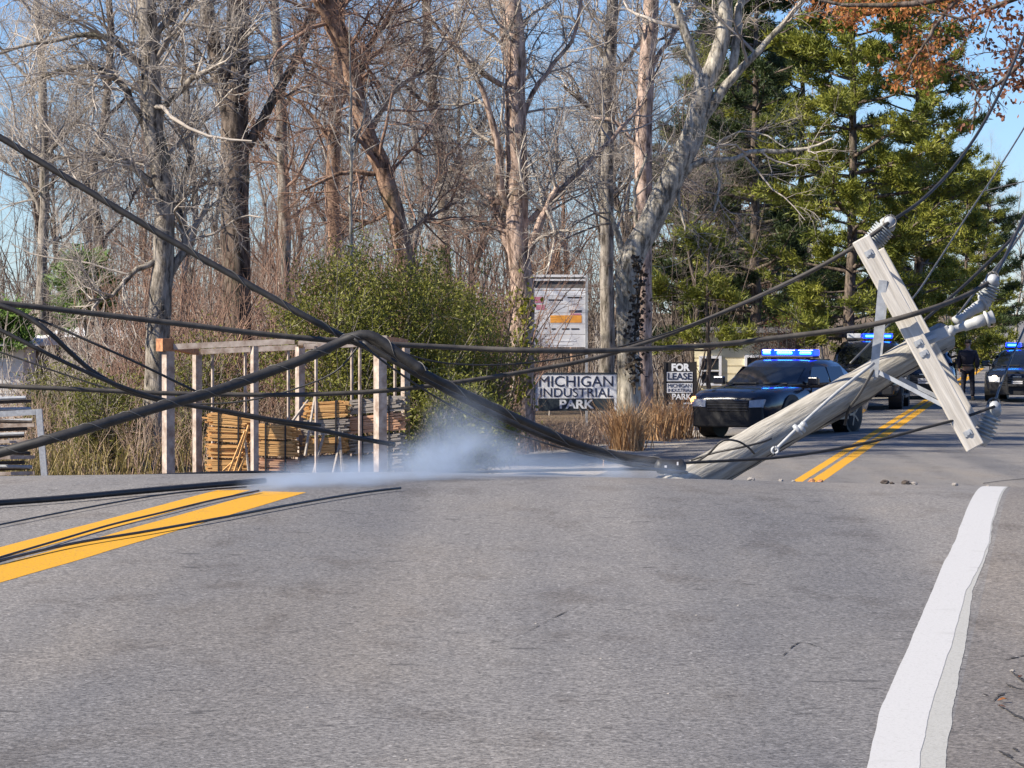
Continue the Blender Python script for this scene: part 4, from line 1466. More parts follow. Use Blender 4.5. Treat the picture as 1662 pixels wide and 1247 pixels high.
        MB().box((-.05, sgn * (h + .005), .34), (2.1, .10, .07)).build('running_board', M_RIM, root)
        for xx in (.25, -.72):
            MB().box((xx, sgn * (h + .006), hood - .17), (.20, .03, .035)).build('door_handle', M_PLASTIC, root)
        for xx in (.60, -.46, -1.40):
            MB().box((xx, sgn * (h - .012), .72), (.012, .03, .62)).build('door_seam', M_PLASTIC, root)
    # hood ridges and cowl
    for sgn in (1, -1):
        MB().bar((F_ - .22, sgn * .45, hood - .105), (1.05, sgn * .58, hood + .028), .05, .035).build('hood_ridge', M_BLACKPAINT, root)
        MB().bar((1.02, sgn * .08, hood + .055), (1.00, sgn * .62, hood + .05), .03, .025).build('wiper', M_PLASTIC, root)
    if bull:
        for sgn in (1, -1):
            MB().box((F_ + .10, sgn * .30, .66), (.06, .06, .62)).build('push_bar', M_PLASTIC, root)
        MB().box((F_ + .10, 0, .86), (.05, .54, .07)).build('push_bar', M_PLASTIC, root)
        MB().box((F_ + .10, 0, .50), (.05, .54, .07)).build('push_bar', M_PLASTIC, root)
    # light bar
    if bar:
        xb = -.45
        lb = MB().box((xb, 0, H + .055), (.30, 1.20, .045)).build('light_bar', M_PLASTIC, root, bevel=.012)
        MB().box((xb, .40, H + .022), (.12, .05, .03)).build('foot', M_PLASTIC, lb)
        MB().box((xb, -.40, H + .022), (.12, .05, .03)).build('foot', M_PLASTIC, lb)
        for (ya, yb_, on) in bar:
            yc, wl = (ya + yb_) / 2, abs(yb_ - ya)
            MB().box((xb, yc, H + .145), (.29, wl - .02, .13)).build('lens', M_BLUE if on else M_LAMPGLASS, lb, bevel=.02)
            if on:
                MB().box((xb + .142, yc, H + .140), (.02, wl * .66, .05)).build('lamp', M_BLUE_HOT, lb, bevel=.008)
    if side_text:
        for i, tx in enumerate(side_text):
            text(tx, M_LETTER_SILVER, root, (-.98, h + .016, hood - .27 - .25 * i), .26, (PI / 2, 0, PI), .02, 'lettering', 'LEFT' if False else 'RIGHT')
    return root


BAR3 = ((-.62, -.36, True), (-.34, .20, True), (.22, .62, True))
BAR_R = ((-.62, -.22, False), (-.20, .35, True), (.37, .62, True))
BAR_S = ((-.62, -.16, True), (-.14, .14, False), (.16, .62, True))
# yaw 0 faces +x; -90 deg faces the camera
suv('patrol_car', 'nearest black patrol car pulled across the lane behind the fallen pole', 1268, 70.3, math.radians(-90 - 30.5), lit=('amber',), bar=BAR3, side_text=('VILLE', 'POLICE'), sedan=True, H=1.57, hood=1.04, plate_=False)
suv('patrol_car', 'second patrol car above and behind the nearest patrol car', 1410, 90, math.radians(-90 - 10), lit=(), bar=BAR_R, H=1.80, hood=1.14, bull=True)
suv('patrol_car', 'dark patrol car without lit roof lights seen under the crossarm brace', 1496, 101, math.radians(-90 - 6), lit=(), bar=((-.62, .62, False),), H=1.52, hood=1.0, sedan=True)
suv('patrol_car', 'patrol car with lit headlight at the right edge of the road', 1664, 99, math.radians(-90 - 14), lit=('left',), bar=BAR_S, H=1.50, hood=1.0, sedan=True, bull=True)


# ------------------------------------------------------------------ officer
def skin_figure(name, pts, edges, radii, m, parent, root_i=0, sub=1):
    me = bpy.data.meshes.new(name)
    me.from_pydata(pts, edges, [])
    me.materials.append(m)
    o = link_mesh(name, me, parent)
    sk = o.modifiers.new('skin', 'SKIN')
    sk.use_smooth_shade = True
    for i, r in enumerate(radii):
        v = me.skin_vertices[0].data[i]
        v.radius = (r, r) if np.isscalar(r) else r
        v.use_root = i == root_i
    ss = o.modifiers.new('sub', 'SUBSURF')
    ss.levels = ss.render_levels = sub
    return o


Y = 98.5
fx = (1571 - CX) / FPX * Y
s_, t_ = st(fx, Y)
per = thing('person', 'person in dark uniform standing in the road beside the far patrol car', 'person', (fx, Y, float(road_z(s_, t_))), math.radians(165))
pts, ed, rd = [], [], []


def chain(start, items):
    prev = start
    for p, r in items:
        pts.append(p)
        rd.append(r)
        i = len(pts) - 1
        if prev is not None:
            ed.append((prev, i))
        prev = i
    return prev


pel = chain(None, [((0, 0, .96), (.16, .12))])
neck = chain(pel, [((0, 0, 1.12), (.15, .11)), ((0, .01, 1.32), (.18, .12)), ((0, .01, 1.44), (.13, .09)), ((0, .01, 1.52), .058), ((0, -.01, 1.59), .075), ((0, -.015, 1.67), (.085, .10)), ((0, -.01, 1.75), .07)])
chest = 3
for sg in (1, -1):
    chain(pel, [((sg * .10, 0, .88), .095), ((sg * .13, -.01, .52), .062), ((sg * .14, .01, .30), .055), ((sg * .145, .03, .10), .042), ((sg * .15, -.02, .045), .045), ((sg * .16, -.16, .035), .036)])
    w_ = chain(chest, [((sg * .19, .01, 1.40), .062), ((sg * .25, .03, 1.14), .046), ((sg * .255, -.05, .92), .034), ((sg * .25, -.07, .86), (.02, .036))])
    for fi, (dx, ln) in enumerate(((-.03, .070), (-.010, .085), (.010, .08), (.028, .062))):
        chain(w_, [((sg * .25, -.07 + dx, .82), .010), ((sg * .245, -.085 + dx, .82 - ln * .55), .009), ((sg * .235, -.095 + dx, .82 - ln), .008)])
    chain(w_, [((sg * .235, -.105, .85), .011), ((sg * .225, -.125, .815), .009)])
skin_figure('body', pts, ed, rd, M_SKIN, per, 0, 1)
pts, ed, rd = [], [], []
pel = chain(None, [((0, 0, 1.00), (.185, .145))])
chain(pel, [((0, 0, 1.14), (.21, .16)), ((0, .01, 1.33), (.24, .165)), ((0, .01, 1.45), (.15, .11)), ((0, .01, 1.50), .08)])
for sg in (1, -1):
    chain(2, [((sg * .215, .01, 1.40), .095), ((sg * .275, .03, 1.14), .082), ((sg * .265, -.045, .93), .062)])
skin_figure('jacket', pts, ed, rd, M_CLOTH, per)
pts, ed, rd = [], [], []
pel = chain(None, [((0, 0, .97), (.175, .135))])
for sg in (1, -1):
    chain(pel, [((sg * .10, 0, .86), .11), ((sg * .13, -.01, .52), .082), ((sg * .14, .01, .30), .073), ((sg * .145, .03, .09), .068)])
skin_figure('trousers', pts, ed, rd, M_TROUSER, per)
for sg in (1, -1):
    MB().loft([[(sg * .15 - .045, .07, .0), (sg * .15 + .045, .07, .0), (sg * .15 + .04, .06, .10), (sg * .15 - .04, .06, .10)],
               [(sg * .155 - .05, -.08, .0), (sg * .155 + .05, -.08, .0), (sg * .155 + .04, -.08, .085), (sg * .155 - .04, -.08, .085)],
               [(sg * .165 - .035, -.20, .0), (sg * .165 + .035, -.20, .0), (sg * .165 + .03, -.19, .045), (sg * .165 - .03, -.19, .045)]]).build('shoe', M_PLASTIC, per, bevel=.01)
MB().lathe([(0, .088), (.3, .097), (.7, .095), (1, .05), (1.0, .002)], (0, .0, 1.68), (0, .004, 1.79), 14).build('hair', M_HAIR, per, True)
MB().lathe([(0, .012), (.5, .02), (1, .006)], (0, -.095, 1.69), (0, -.115, 1.645), 8).build('nose', M_SKIN, per, True)
for sg in (1, -1):
    MB().lathe([(0, .008), (.5, .013), (1, .006)], (sg * .032, -.088, 1.695), (sg * .032, -.106, 1.695), 8).build('eye', M_HAIR, per)
    MB().lathe([(0, .02), (.5, .03), (1, .012)], (sg * .082, .0, 1.665), (sg * .10, .01, 1.665), 8).build('ear', M_SKIN, per, True)
MB().box((0, -.098, 1.617), (.05, .012, .010)).build('mouth', M_RUST, per)
MB().lathe([(0, .188), (1, .188)], (0, 0, .985), (0, 0, 1.03), 20).build('belt', M_PLASTIC, per)

# ------------------------------------------------------------------ the broken pole
YP = 24.0
A = P(1128, 779, 23.2)
Bt = P(1533, 546, 24.4)
kk = mpp(YP)
s_, t_ = st(A[0], A[1])
pole = thing('utility_pole', 'snapped grey utility pole top lying tilted across the road', 'utility pole', A, 0)
ax = norm(Bt - A)
LEN = float(np.linalg.norm(Bt - A))
viewd = norm(P(1330, 660, YP) - np.array((0, 0, EZ)))
across = norm(np.cross(ax, viewd))                      # in the picture plane, square to the pole
if across[2] < 0:
    across = -across
A0 = A - ax * .25
n = 26
tt = np.linspace(0, 1, n)
pp = A0[None] + ax[None] * (LEN + .25) * tt[:, None] + RNG.normal(0, .0025, (n, 3))
rr = np.interp(tt, [0, .15, .55, 1], [.134, .132, .120, .108])
shaft = MB()
S_ = 22
ang = np.arange(S_) / S_ * 2 * PI
u_, w_ = across, np.cross(ax, across)
rings = []
for i in range(n):
    wobr = 1 + .018 * np.sin(ang * 3 + i * .15) + RNG.normal(0, .006, S_)
    rings.append([pp[i] + rr[i] * wobr[j] * (math.cos(ang[j]) * u_ + math.sin(ang[j]) * w_) + (ax * RNG.uniform(-.10, .05) if i == 0 else 0) for j in range(S_)])
shaft.loft(rings)
shaft.build('shaft', M_POLE, pole, True, off=A, frame=np.stack((u_, w_, ax), 1))
# splinters at the snapped butt
for i in range(9):
    a_ = i * .7
    q = A0 + (.13 * math.cos(a_)) * u_ + (.13 * math.sin(a_)) * w_
    MB().lathe([(0, .022), (.6, .014), (1, .002)], q + ax * .05, q - ax * RNG.uniform(.12, .28) + RNG.normal(0, .02, 3), 5).build('splinter', M_POLE, pole, off=A)

# drying checks along the shaft
for i, (f0, f1, a_) in enumerate(((.12, .42, 2.6), (.3, .62, 3.3), (.5, .82, 2.9), (.66, .93, 3.6), (.2, .5, 3.9), (.75, .97, 2.5))):
    L_ = []
    for f in np.linspace(f0, f1, 12):
        r = float(np.interp(f, tt, rr)) + .0005
        aa = a_ + .05 * math.sin(f * 30)
        L_.append(A0 + ax * (LEN + .25) * f + r * (math.cos(aa) * u_ + math.sin(aa) * w_))
    MB().tube(L_, [.0015] + [.0045] * 10 + [.0015], 4).build('check_crack', M_CHAR, pole, off=A)

# crossarms, one on each side of the pole
toward = -viewd
c0, c1 = P(1397, 388, YP - .16), P(1583, 727, YP - .30)
dirn = norm(c1 - c0)


def arm(p, q, w, h, name='crossarm'):
    m_ = MB()
    m_.bar(p, q, h, w, np.cross(norm(q - p), viewd))
    f3 = norm(q - p)
    f1 = norm(np.cross(f3, viewd))
    return m_.build(name, M_ARM, pole, off=A, bevel=.008, frame=np.stack((f1, np.cross(f3, f1), f3), 1))


perp2 = norm(np.cross(dirn, viewd))
if perp2[0] < 0:
    perp2 = -perp2
arm(c0, c1, .138, .11)
arm(c0 + viewd * .40 + perp2 * .062 + dirn * .12, c1 + viewd * .40 + perp2 * .062 - dirn * .12, .138, .11)
for f in (.07, .5, .55, .93):
    q = c0 + (c1 - c0) * f
    MB().lathe([(0, .016), (.06, .016), (.06, .010), (.94, .010), (.94, .016), (1, .016)], q + toward * .070, q + viewd * .50, 8).build('bolt', M_GALV, pole, off=A)
    MB().bar(q + toward * .058 - perp2 * .03, q + toward * .058 + perp2 * .03, .04, .008, viewd).build('washer', M_GALV, pole, off=A)
# braces
zf = -.10


def brace(p, q, w=.045, t=.02):
    MB().bar(p, q, w, t, viewd).build('brace', M_GALV, pole, off=A)


brace(P(1433, 455, YP - .24), P(1418, 612, YP - .20), .060)
brace(P(1437, 470, YP + .12), P(1424, 606, YP + .10), .045)
brace(P(1425, 604, YP - .20), P(1548, 667, YP - .30), .030)
brace(P(1431, 600, YP + .10), P(1537, 652, YP + .05), .030)
MB().bar(P(1424, 590, YP - .18), P(1420, 616, YP - .18), .02, .03, viewd).build('brace_bolt', M_GALV, pole, off=A)


def insulator(p, q, r=.052, sheds=6):
    p, q = np.array(p), np.array(q)
    base = MB().lathe([(0, r * .55), (.12, r * .75), (.22, r * .8)], p, q, 14).build('insulator_base', M_GALV, pole, True, off=A)
    pr = [(.16, r * .62)]
    for i in range(sheds):
        f = .18 + .55 * i / sheds
        d = .55 / sheds
        pr += [(f, r * .62), (f + d * .35, r * 1.0), (f + d * .62, r * 1.0), (f + d * .8, r * .62)]
    pr += [(.75, r * .62), (.80, r * .8), (.92, r * .72), (1, r * .35)]
    o = MB().lathe(pr, p, q, 18).build('insulator', M_PORC, pole, True, off=A)
    MB().lathe([(0, r * .5), (.5, r * .62), (1, r * .5)], p + (q - p) * .93 - .06 * viewd, p + (q - p) * .93 + .06 * viewd, 10).build('clamp', M_GALV, o, True, off=(0, 0, 0)).location = (0, 0, 0)
    o2 = o.children[0]
    for v in o2.data.vertices:
        v.co -= Vector(A)
    return o


insulator(P(1411, 401, YP - .05), P(1446, 358, YP - .05), .080, 7)
insulator(P(1590, 722, YP - .14), P(1616, 657, YP - .14), .078, 6)
insulator(P(1596, 492, YP + .3), P(1613, 452, YP + .3), .074, 5)
# wire ties round the insulator heads
for cx_, cy_ in ((1444, 360), (1613, 657), (1611, 452)):
    c_ = P(cx_, cy_, YP + (.3 if cy_ == 452 else -.1))
    ring = [c_ + .045 * (math.cos(a_) * np.array((1., 0, .2)) + math.sin(a_) * np.array((-.1, .25, 1.))) for a_ in np.linspace(0, 2 * PI, 16)]
    MB().tube(ring, .009, 6).build('wire_tie', M_BAREWIRE, pole, off=A)
# pole top bracket with two fibreglass standoffs
MB().bar(P(1490, 556, YP - .16), P(1541, 537, YP - .12), .03, .085, np.cross(norm(Bt - A), viewd)).build('bracket_plate', M_FIBRE, pole, off=A, bevel=.008)
MB().bar(P(1500, 552.5, YP - .185), P(1520, 545, YP - .17), .02, .03, np.cross(norm(Bt - A), viewd)).build('bracket_slot', M_GALV, pole, off=A)


def standoff(p, q, r, cap):
    p, q = np.array(p), np.array(q)
    o = MB().lathe([(0, r * 1.15), (.16, r * 1.15), (.18, r * .82), (.42, r * .82), (.44, r * 1.1), (.72, r * 1.1), (.74, r * 1.25), (1, r * 1.25)], p, q, 16).build('standoff', M_FIBRE, pole, True, off=A)
    d = norm(q - p)
    MB().lathe([(0, r * .9), (.15, r * 1.75), (.35, r * 1.75), (.4, r * 1.2), (.9, r * 1.45), (1, r * 1.3), (1, .01)], q, q + d * cap, 16).build('end_cap', M_FIBRE, pole, True, off=A)


standoff(P(1538, 539, YP - .1), P(1598, 519, YP - .1), .034, .07)
standoff(P(1550, 523, YP + .25), P(1594, 494, YP + .3), .034, .05)
# guy strain rod hanging along the pole
rodp = [P(1258, 731, 23.1), P(1300, 690, 23.25), P(1360, 636, 23.5), P(1418, 590, 23.75)]
MB().tube(smooth_line(rodp, 20), .0125, 8).build('guy_rod', M_FIBRE, pole, True, off=A)
MB().tube([P(1258, 731, 23.1) + .022 * (math.cos(a_) * np.array((1., 0, 0)) + math.sin(a_) * np.array((0, 0, 1.))) for a_ in np.linspace(0, 2 * PI, 14)], .010, 6).build('rod_eye', M_GALV, pole, off=A)
cl = MB()
for a_, b2_ in (((1288, 690), (1302, 706)), ((1296, 690), (1307, 702)), ((1300, 686), (1310, 694))):
    cl.lathe([(0, .014), (.5, .024), (1, .008)], P(*a_, 23.22), P(*b2_, 23.22), 10)
cl.build('rod_clamp', M_GALV, pole, True, off=A)
MB().tube(smooth_line([P(1421, 596, YP - .2), P(1395, 640, YP - .24), P(1378, 664, YP - .22), P(1371, 690, YP - .16)], 16), .010, 6).build('ground_wire', M_CABLE, pole, off=A)
MB().tube(smooth_line([P(1278, 716, YP + .05), P(1340, 690, YP + .05), P(1400, 655, YP + .05), P(1428, 632, YP + .05)], 16), .012, 6).build('guy_wire', M_BAREWIRE, pole, off=A)

# ------------------------------------------------------------------ cables
CAB = 'power and telephone cables brought down with the pole'


def cable(label, pts, r, m, name='cable', n=60, lash=None, group=CAB):
    W_ = smooth_line([P(*p) for p in pts], n)
    if pts[0][0] <= -40:                                 # runs on past the frame, down to the ground where it falls
        d0 = norm(W_[0] - W_[1])
        ext = np.array([W_[0] + d0 * f for f in np.linspace(7, .35, 20)])
        ext[:, 2] = np.maximum(ext[:, 2], ground_z(ext[:, 0], ext[:, 1]) + r + .17)
        W_ = np.concatenate((ext, W_))
        n += 20
    base = W_[n // 2]
    V = W_ - base
    if lash is None:
        o = MB().tube(V, r, 8).build(name, m, None, True)
        o.location = base
        tag(o, label, 'cable', group)
        return o
    root = thing(name, label, 'cable', base, 0, group)
    MB().tube(V, r, 10).build('jacket', m, root, True)
    T = norm(np.gradient(V, axis=0))
    L = np.concatenate(([0], np.cumsum(np.linalg.norm(np.diff(V, axis=0), axis=1))))
    ns = int(L[-1] / .02)
    q = np.linspace(0, L[-1], ns)
    C = np.stack([np.interp(q, L, V[:, c]) for c in range(3)], 1)
    Tq = norm(np.gradient(C, axis=0))
    U = norm(np.cross(Tq, np.array((0, 1., .1))))
    W2 = np.cross(Tq, U)
    a_ = q / lash * 2 * PI
    H_ = C + (r + .002) * (np.cos(a_)[:, None] * U + np.sin(a_)[:, None] * W2)
    MB().tube(H_, .0035, 4).build('lashing_wire', M_BAREWIRE, root)
    return root


cable('thick black cable slanting down from the upper left to the tangle', [(-60, 190, 22.5), (0, 223, 22.5), (130, 302, 22.5), (270, 386, 22.5), (400, 460, 22.5), (500, 516, 22.5), (560, 548, 22.6), (620, 575, 22.8), (680, 603, 23)],
      .022, M_CABLE, lash=.35)
cable('thickest lashed cable bundle rising from the left edge to the tangle', [(-60, 752, 21.5), (0, 735, 21.5), (80, 713, 21.5), (160, 690, 21.6), (260, 660, 21.8), (340, 638, 22), (420, 610, 22.2), (500, 580, 22.3), (545, 559, 22.4), (572, 547, 22.4), (592, 543, 22.4), (610, 548, 22.4), (630, 562, 22.4), (655, 580, 22.4), (690, 604, 22.4)],
      .034, M_CABLE, lash=.28)
cable('heavy cable bundle sagging from the tangle down to the pole butt', [(560, 552, 22.5), (592, 547, 22.5), (625, 566, 22.5), (690, 606, 22.5), (760, 641, 22.6), (830, 674, 22.7), (880, 697, 22.8), (940, 722, 22.9), (1000, 739, 23), (1060, 748, 23), (1108, 752, 23)],
      .026, M_CABLE, lash=.4)
cable('second dark cable hugging the heavy bundle from tangle to pole butt', [(588, 556, 22.7), (650, 592, 22.7), (720, 632, 22.8), (800, 672, 22.9), (880, 707, 23), (960, 735, 23.1), (1020, 752, 23.1), (1075, 760, 23.1)], .022, M_CABLE)
cable('long brown cable running level from the left edge to the middle insulator', [(-60, 487, 22), (0, 492, 22), (150, 509, 22.2), (300, 527, 22.4), (450, 545, 22.6), (600, 557, 22.8), (750, 565, 23), (860, 569, 23), (960, 570, 23.2), (1060, 566, 23.4),
      (1160, 560, 23.6), (1250, 550, 23.7), (1400, 530, 23.7), (1490, 508, 23.7), (1560, 483, 24), (1609, 457, 24.3)], .019, M_CABLE_BR, n=90)
cable('lower brown wire crossing the rack and climbing to the upper insulator', [(-60, 625, 22.4), (0, 627, 22.4), (100, 631, 22.4), (250, 638, 22.5), (400, 641, 22.6), (520, 640, 22.7), (640, 633, 22.8), (760, 618, 23), (860, 602, 23.2), (960, 583, 23.4),
      (1060, 552, 23.6), (1160, 513, 23.7), (1260, 468, 23.8), (1340, 428, 23.8), (1400, 392, 23.85), (1442, 362, 23.9)], .0155, M_CABLE_BR, n=90)
cable('wire rising from the upper insulator into the oak leaves', [(1442, 362, 23.9), (1490, 330, 24.2), (1530, 292, 24.6), (1562, 253, 25), (1592, 208, 25.4), (1622, 152, 25.8), (1650, 90, 26.2), (1690, -10, 27)], .0125, M_CABLE)
cable('thin black cable dropping from the left edge in front of the rack', [(-60, 480, 21.8), (0, 496, 21.8), (40, 512, 21.8), (80, 540, 21.8), (115, 573, 21.9), (150, 603, 22), (190, 626, 22), (240, 645, 22.1), (320, 660, 22.2), (420, 679, 22.4), (500, 694, 22.6), (580, 711, 22.8), (640, 722, 23)],
      .0165, M_CABLE)
cable('thin twisted wire pair from the left edge to the rack posts', [(-60, 482, 22.1), (0, 499, 22.1), (70, 522, 22.1), (140, 552, 22.1), (220, 588, 22.2), (290, 622, 22.3), (340, 646, 22.4)], .0085, M_CABLE)
cable('lower thin cable joining the dropping cable left of the rack', [(-60, 512, 21.7), (0, 536, 21.7), (60, 566, 21.7), (120, 595, 21.8), (180, 621, 21.9), (240, 642, 22), (300, 657, 22.1), (370, 668, 22.2), (450, 682, 22.3), (520, 690, 22.5)], .0135, M_CABLE)
cable('dark wire from the pole butt to the lowest insulator', [(1100, 752, 22.6), (1180, 748, 22.75), (1260, 743, 22.95), (1340, 732, 23.2), (1420, 716, 23.45), (1500, 695, 23.6), (1560, 679, 23.7), (1614, 660, 23.8)], .0105, M_CABLE)
cable('twisted wire climbing from the lowest insulator to the right edge', [(1614, 658, 23.85), (1622, 630, 24.2), (1640, 585, 24.6), (1662, 535, 25), (1690, 470, 25.4)], .0085, M_BAREWIRE)
cable('dark wire running from the middle insulator up to the right edge', [(1611, 455, 24.3), (1630, 420, 24.8), (1650, 378, 25.4), (1672, 330, 26), (1700, 270, 27)], .0145, M_CABLE)
cable('wire from behind the crossarm curving up to the right edge', [(1500, 520, 24.6), (1560, 468, 25), (1600, 430, 25.3), (1640, 390, 25.6), (1662, 360, 25.8), (1700, 290, 26.4)], .012, M_CABLE)
cable('grey wire from the pole top bracket up to the right edge', [(1548, 520, 24.4), (1580, 478, 24.8), (1610, 442, 25.2), (1640, 405, 25.6), (1680, 345, 26.2)], .0085, M_BAREWIRE)
cable('thin grey wire far behind the crossarm rising to the right edge', [(1380, 590, 30), (1475, 492, 31), (1520, 428, 32), (1570, 350, 33), (1620, 275, 34), (1662, 208, 35), (1700, 140, 36)], .009, M_BAREWIRE)
cable('faint wire crossing the sky at the right edge', [(1640, 300, 60), (1600, 310, 60), (1700, 285, 60)][::-1] and [(1590, 312, 60), (1640, 300, 60), (1700, 286, 60)], .010, M_BAREWIRE)
cable('black wire looped over the pole butt', [(1128, 752, 22.9), (1150, 737, 22.6), (1172, 716, 22.5), (1196, 716, 22.55), (1214, 726, 22.6), (1224, 736, 22.7)], .0075, M_CABLE, n=30)
cable('short wire end lying against the pole butt', [(1122, 747, 22.85), (1160, 735, 22.75), (1200, 727, 22.7), (1236, 718, 22.75), (1252, 712, 22.8)], .0075, M_CABLE, n=30)


cable('thin slack wire dipping behind the lashed bundle at the left', [(-60, 560, 22.8), (0, 572, 22.8), (90, 603, 22.8), (180, 632, 22.8), (270, 652, 22.8), (360, 655, 22.8), (450, 640, 22.8), (540, 606, 22.8), (584, 560, 22.8)], .006, M_CABLE)
cable('thin black wire running beside the heavy sagging bundle', [(575, 550, 22.2), (640, 600, 22.3), (720, 652, 22.4), (800, 690, 22.5), (900, 724, 22.6), (1000, 748, 22.7), (1085, 760, 22.8)], .007, M_CABLE)
cable('thin wire from the tangle sweeping up right towards the crossarm', [(590, 548, 22.6), (700, 586, 22.8), (820, 592, 23), (940, 577, 23.2), (1060, 548, 23.4), (1180, 505, 23.6), (1300, 452, 23.8), (1398, 396, 23.85)], .006, M_CABLE)


def road_cable(label, pts, r, m, n=60, off=0.0):
    W_ = []
    for px, py in pts:
        h_ = ground_hit(px, py)
        W_.append((h_[0], h_[1], float(road_z(h_[2], h_[3])) + r + .008 + off))
    if pts[0][0] <= -40:
        d0 = norm(np.array(W_[0]) - np.array(W_[1]))
        W_ = [tuple(np.array(W_[0]) + d0 * f) for f in (3.0, 1.0)] + W_
    W_ = smooth_line(W_, n)
    for q in W_:
        s2, t2 = st(q[0], q[1])
        q[2] = float(road_z(s2, t2)) + r + .008 + off
    base = W_[n // 2]
    o = MB().tube(W_ - base, r, 8).build('cable', m, None, True)
    o.location = base
    return tag(o, label, 'cable', CAB)


road_cable('thick black cable lying on the road beyond the yellow lines', [(-40, 829), (0, 825), (100, 817), (200, 808), (300, 799), (395, 791), (430, 788)], .0140, M_CABLE)
road_cable('thin dark strand standing in for a wire shadow just above the yellow lines', [(-40, 866), (0, 857), (120, 833), (240, 811), (330, 800), (400, 795)], .004, M_CABLE)  # cast shadow of an overhead wire, put in as a dark tube
road_cable('thin dark strand standing in for a wire shadow across both yellow lines', [(-40, 926), (0, 916), (120, 888), (240, 868), (360, 846), (480, 823), (580, 806), (650, 797)], .0055, M_CABLE)  # thin dark tube drawn in place of an overhead wire's shadow
road_cable('thin brown line lying between the yellow lines', [(-40, 925), (0, 911), (90, 884), (180, 857), (260, 838), (340, 818), (420, 801)], .0045, M_CABLE_BR)  # narrow brown tube along the gap of the paint bands
cable('dark cable lying along the brow of the road at the left', [(-39, 788, 17.6), (0, 785, 17.8), (150, 777, 18.3), (300, 770, 18.7), (390, 767, 18.9), (470, 767, 19.1)], .0095, M_CABLE)
cable('thin dark line along the brow of the road behind the smoke', [(700, 768, 19.0), (780, 766, 19.2), (880, 764, 19.4), (980, 762, 19.6), (1060, 762, 19.8), (1115, 767, 20.2)], .009, M_CABLE)  # narrow dark tube following the brow

# splice case torn down with the cables
c_ = P(1092, 757, 22.4)
sp_ = thing('splice_case', 'dark cable splice case lying at the pole butt', 'cable fitting', c_, 0)
MB().lathe([(0, .02), (.08, .045), (.16, .05), (.84, .05), (.92, .045), (1, .02)], (-.12, 0, 0), (.09, .02, -.005), 16).build('housing', M_CABLE, sp_, True)
for fx_ in (-.07, -.01, .05):
    MB().lathe([(0, .0535), (1, .0535)], (fx_ - .012, fx_ * .12 + .02, -.003), (fx_ + .012, fx_ * .12 + .022, -.004), 16).build('band', M_PLASTIC, sp_)
MB().box((.03, -.048, .02), (.010, .012, .022)).build('tag', M_SIGNWHITE, sp_)
MB().box((-.05, -.05, .0), (.015, .012, .015)).build('tag', M_SIGNWHITE, sp_)

# ------------------------------------------------------------------ rubble on the brow, litter, cracks
rq = np.random.default_rng(91)


def rock(label, px, py, r, m, name='rubble_chunk', cat='rubble', flat=.6):
    h_ = ground_hit(px, py)
    if h_ is None or h_[1] > 40:
        Yr = 18.6
        x_ = (px - CX) / FPX * Yr
        s2, t2 = st(x_, Yr)
        h_ = (x_, Yr, s2, t2)
    z_ = float(road_z(h_[2], h_[3]))
    rings = []
    for i in range(5):
        f = i / 4
        rad = r * (.75, 1.0, .95, .7, .25)[i]
        rings.append([(rad * math.cos(a_) * (1 + rq.normal(0, .15)), rad * math.sin(a_) * (1 + rq.normal(0, .15)), r * flat * 1.6 * f + rq.normal(0, r * .05)) for a_ in np.arange(8) / 8 * 2 * PI])
    o = MB().loft(rings).build(name, m, None)
    o.location = (h_[0], h_[1], z_ - .002)
    tag(o, label, cat, 'rubble chunks on the brow of the road')


for px, py, r, m, lab in ((1219, 769, .022, M_STONE, 'pale rubble chunk right of the pole butt'), (1268, 770, .016, M_STONE, 'small rubble chunk left of the far yellow lines'), (1288, 771, .012, M_STONE, 'smallest rubble chunk close to the far yellow lines'),
                          (1318, 770, .022, M_RUST, 'rusty fragment on the left one of the far yellow lines'), (1332, 773, .018, M_RUST, 'rusty fragment on the right one of the far yellow lines'),
                          (1436, 778, .026, M_CHAR, 'dark splintered fragment nearest the far yellow lines'), (1470, 781, .026, M_CHAR, 'dark splintered fragment touching a pale rubble chunk'), (1484, 780, .02, M_STONE, 'pale rubble chunk among the dark fragments'),
                          (1550, 783, .02, M_STONE, 'pale rubble chunk left of the white edge line'), (1448, 779, .016, M_CHAR, 'small dark splinter between two larger dark fragments'), (1604, 785, .012, M_STONE, 'tiny rubble chunk at the end of the white edge line')):
    rock(lab, px, py, r, m)
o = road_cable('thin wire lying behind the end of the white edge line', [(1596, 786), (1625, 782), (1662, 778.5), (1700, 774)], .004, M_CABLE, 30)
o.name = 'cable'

# cracks of the shoulder: narrow sunken seams filled with dirt
def crack(pts, w, seed):
    r_ = np.random.default_rng(seed)
    L_ = smooth_line([(*ground_hit(a_, b2_)[:2], 0) for a_, b2_ in pts], 22)
    T = norm(np.gradient(L_, axis=0))
    N_ = np.stack((-T[:, 1], T[:, 0], np.zeros(22)), 1)
    ww = w * np.abs(r_.normal(.8, .5, 22)) * np.sin(np.linspace(.15, PI - .1, 22))
    V = np.concatenate((L_ + N_ * ww[:, None] + r_.normal(0, .0015, (22, 3)), L_ - N_ * ww[:, None]))
    for q in V:
        s2, t2 = st(q[0], q[1])
        q[2] = float(road_z(s2, t2)) + .002
    i = np.arange(21)
    o = link_mesh('pavement_crack', np_mesh('pavement_crack', V, [np.stack((i, i + 22, i + 23, i + 1), -1)], M_CRACK))
    o['kind'] = 'structure'


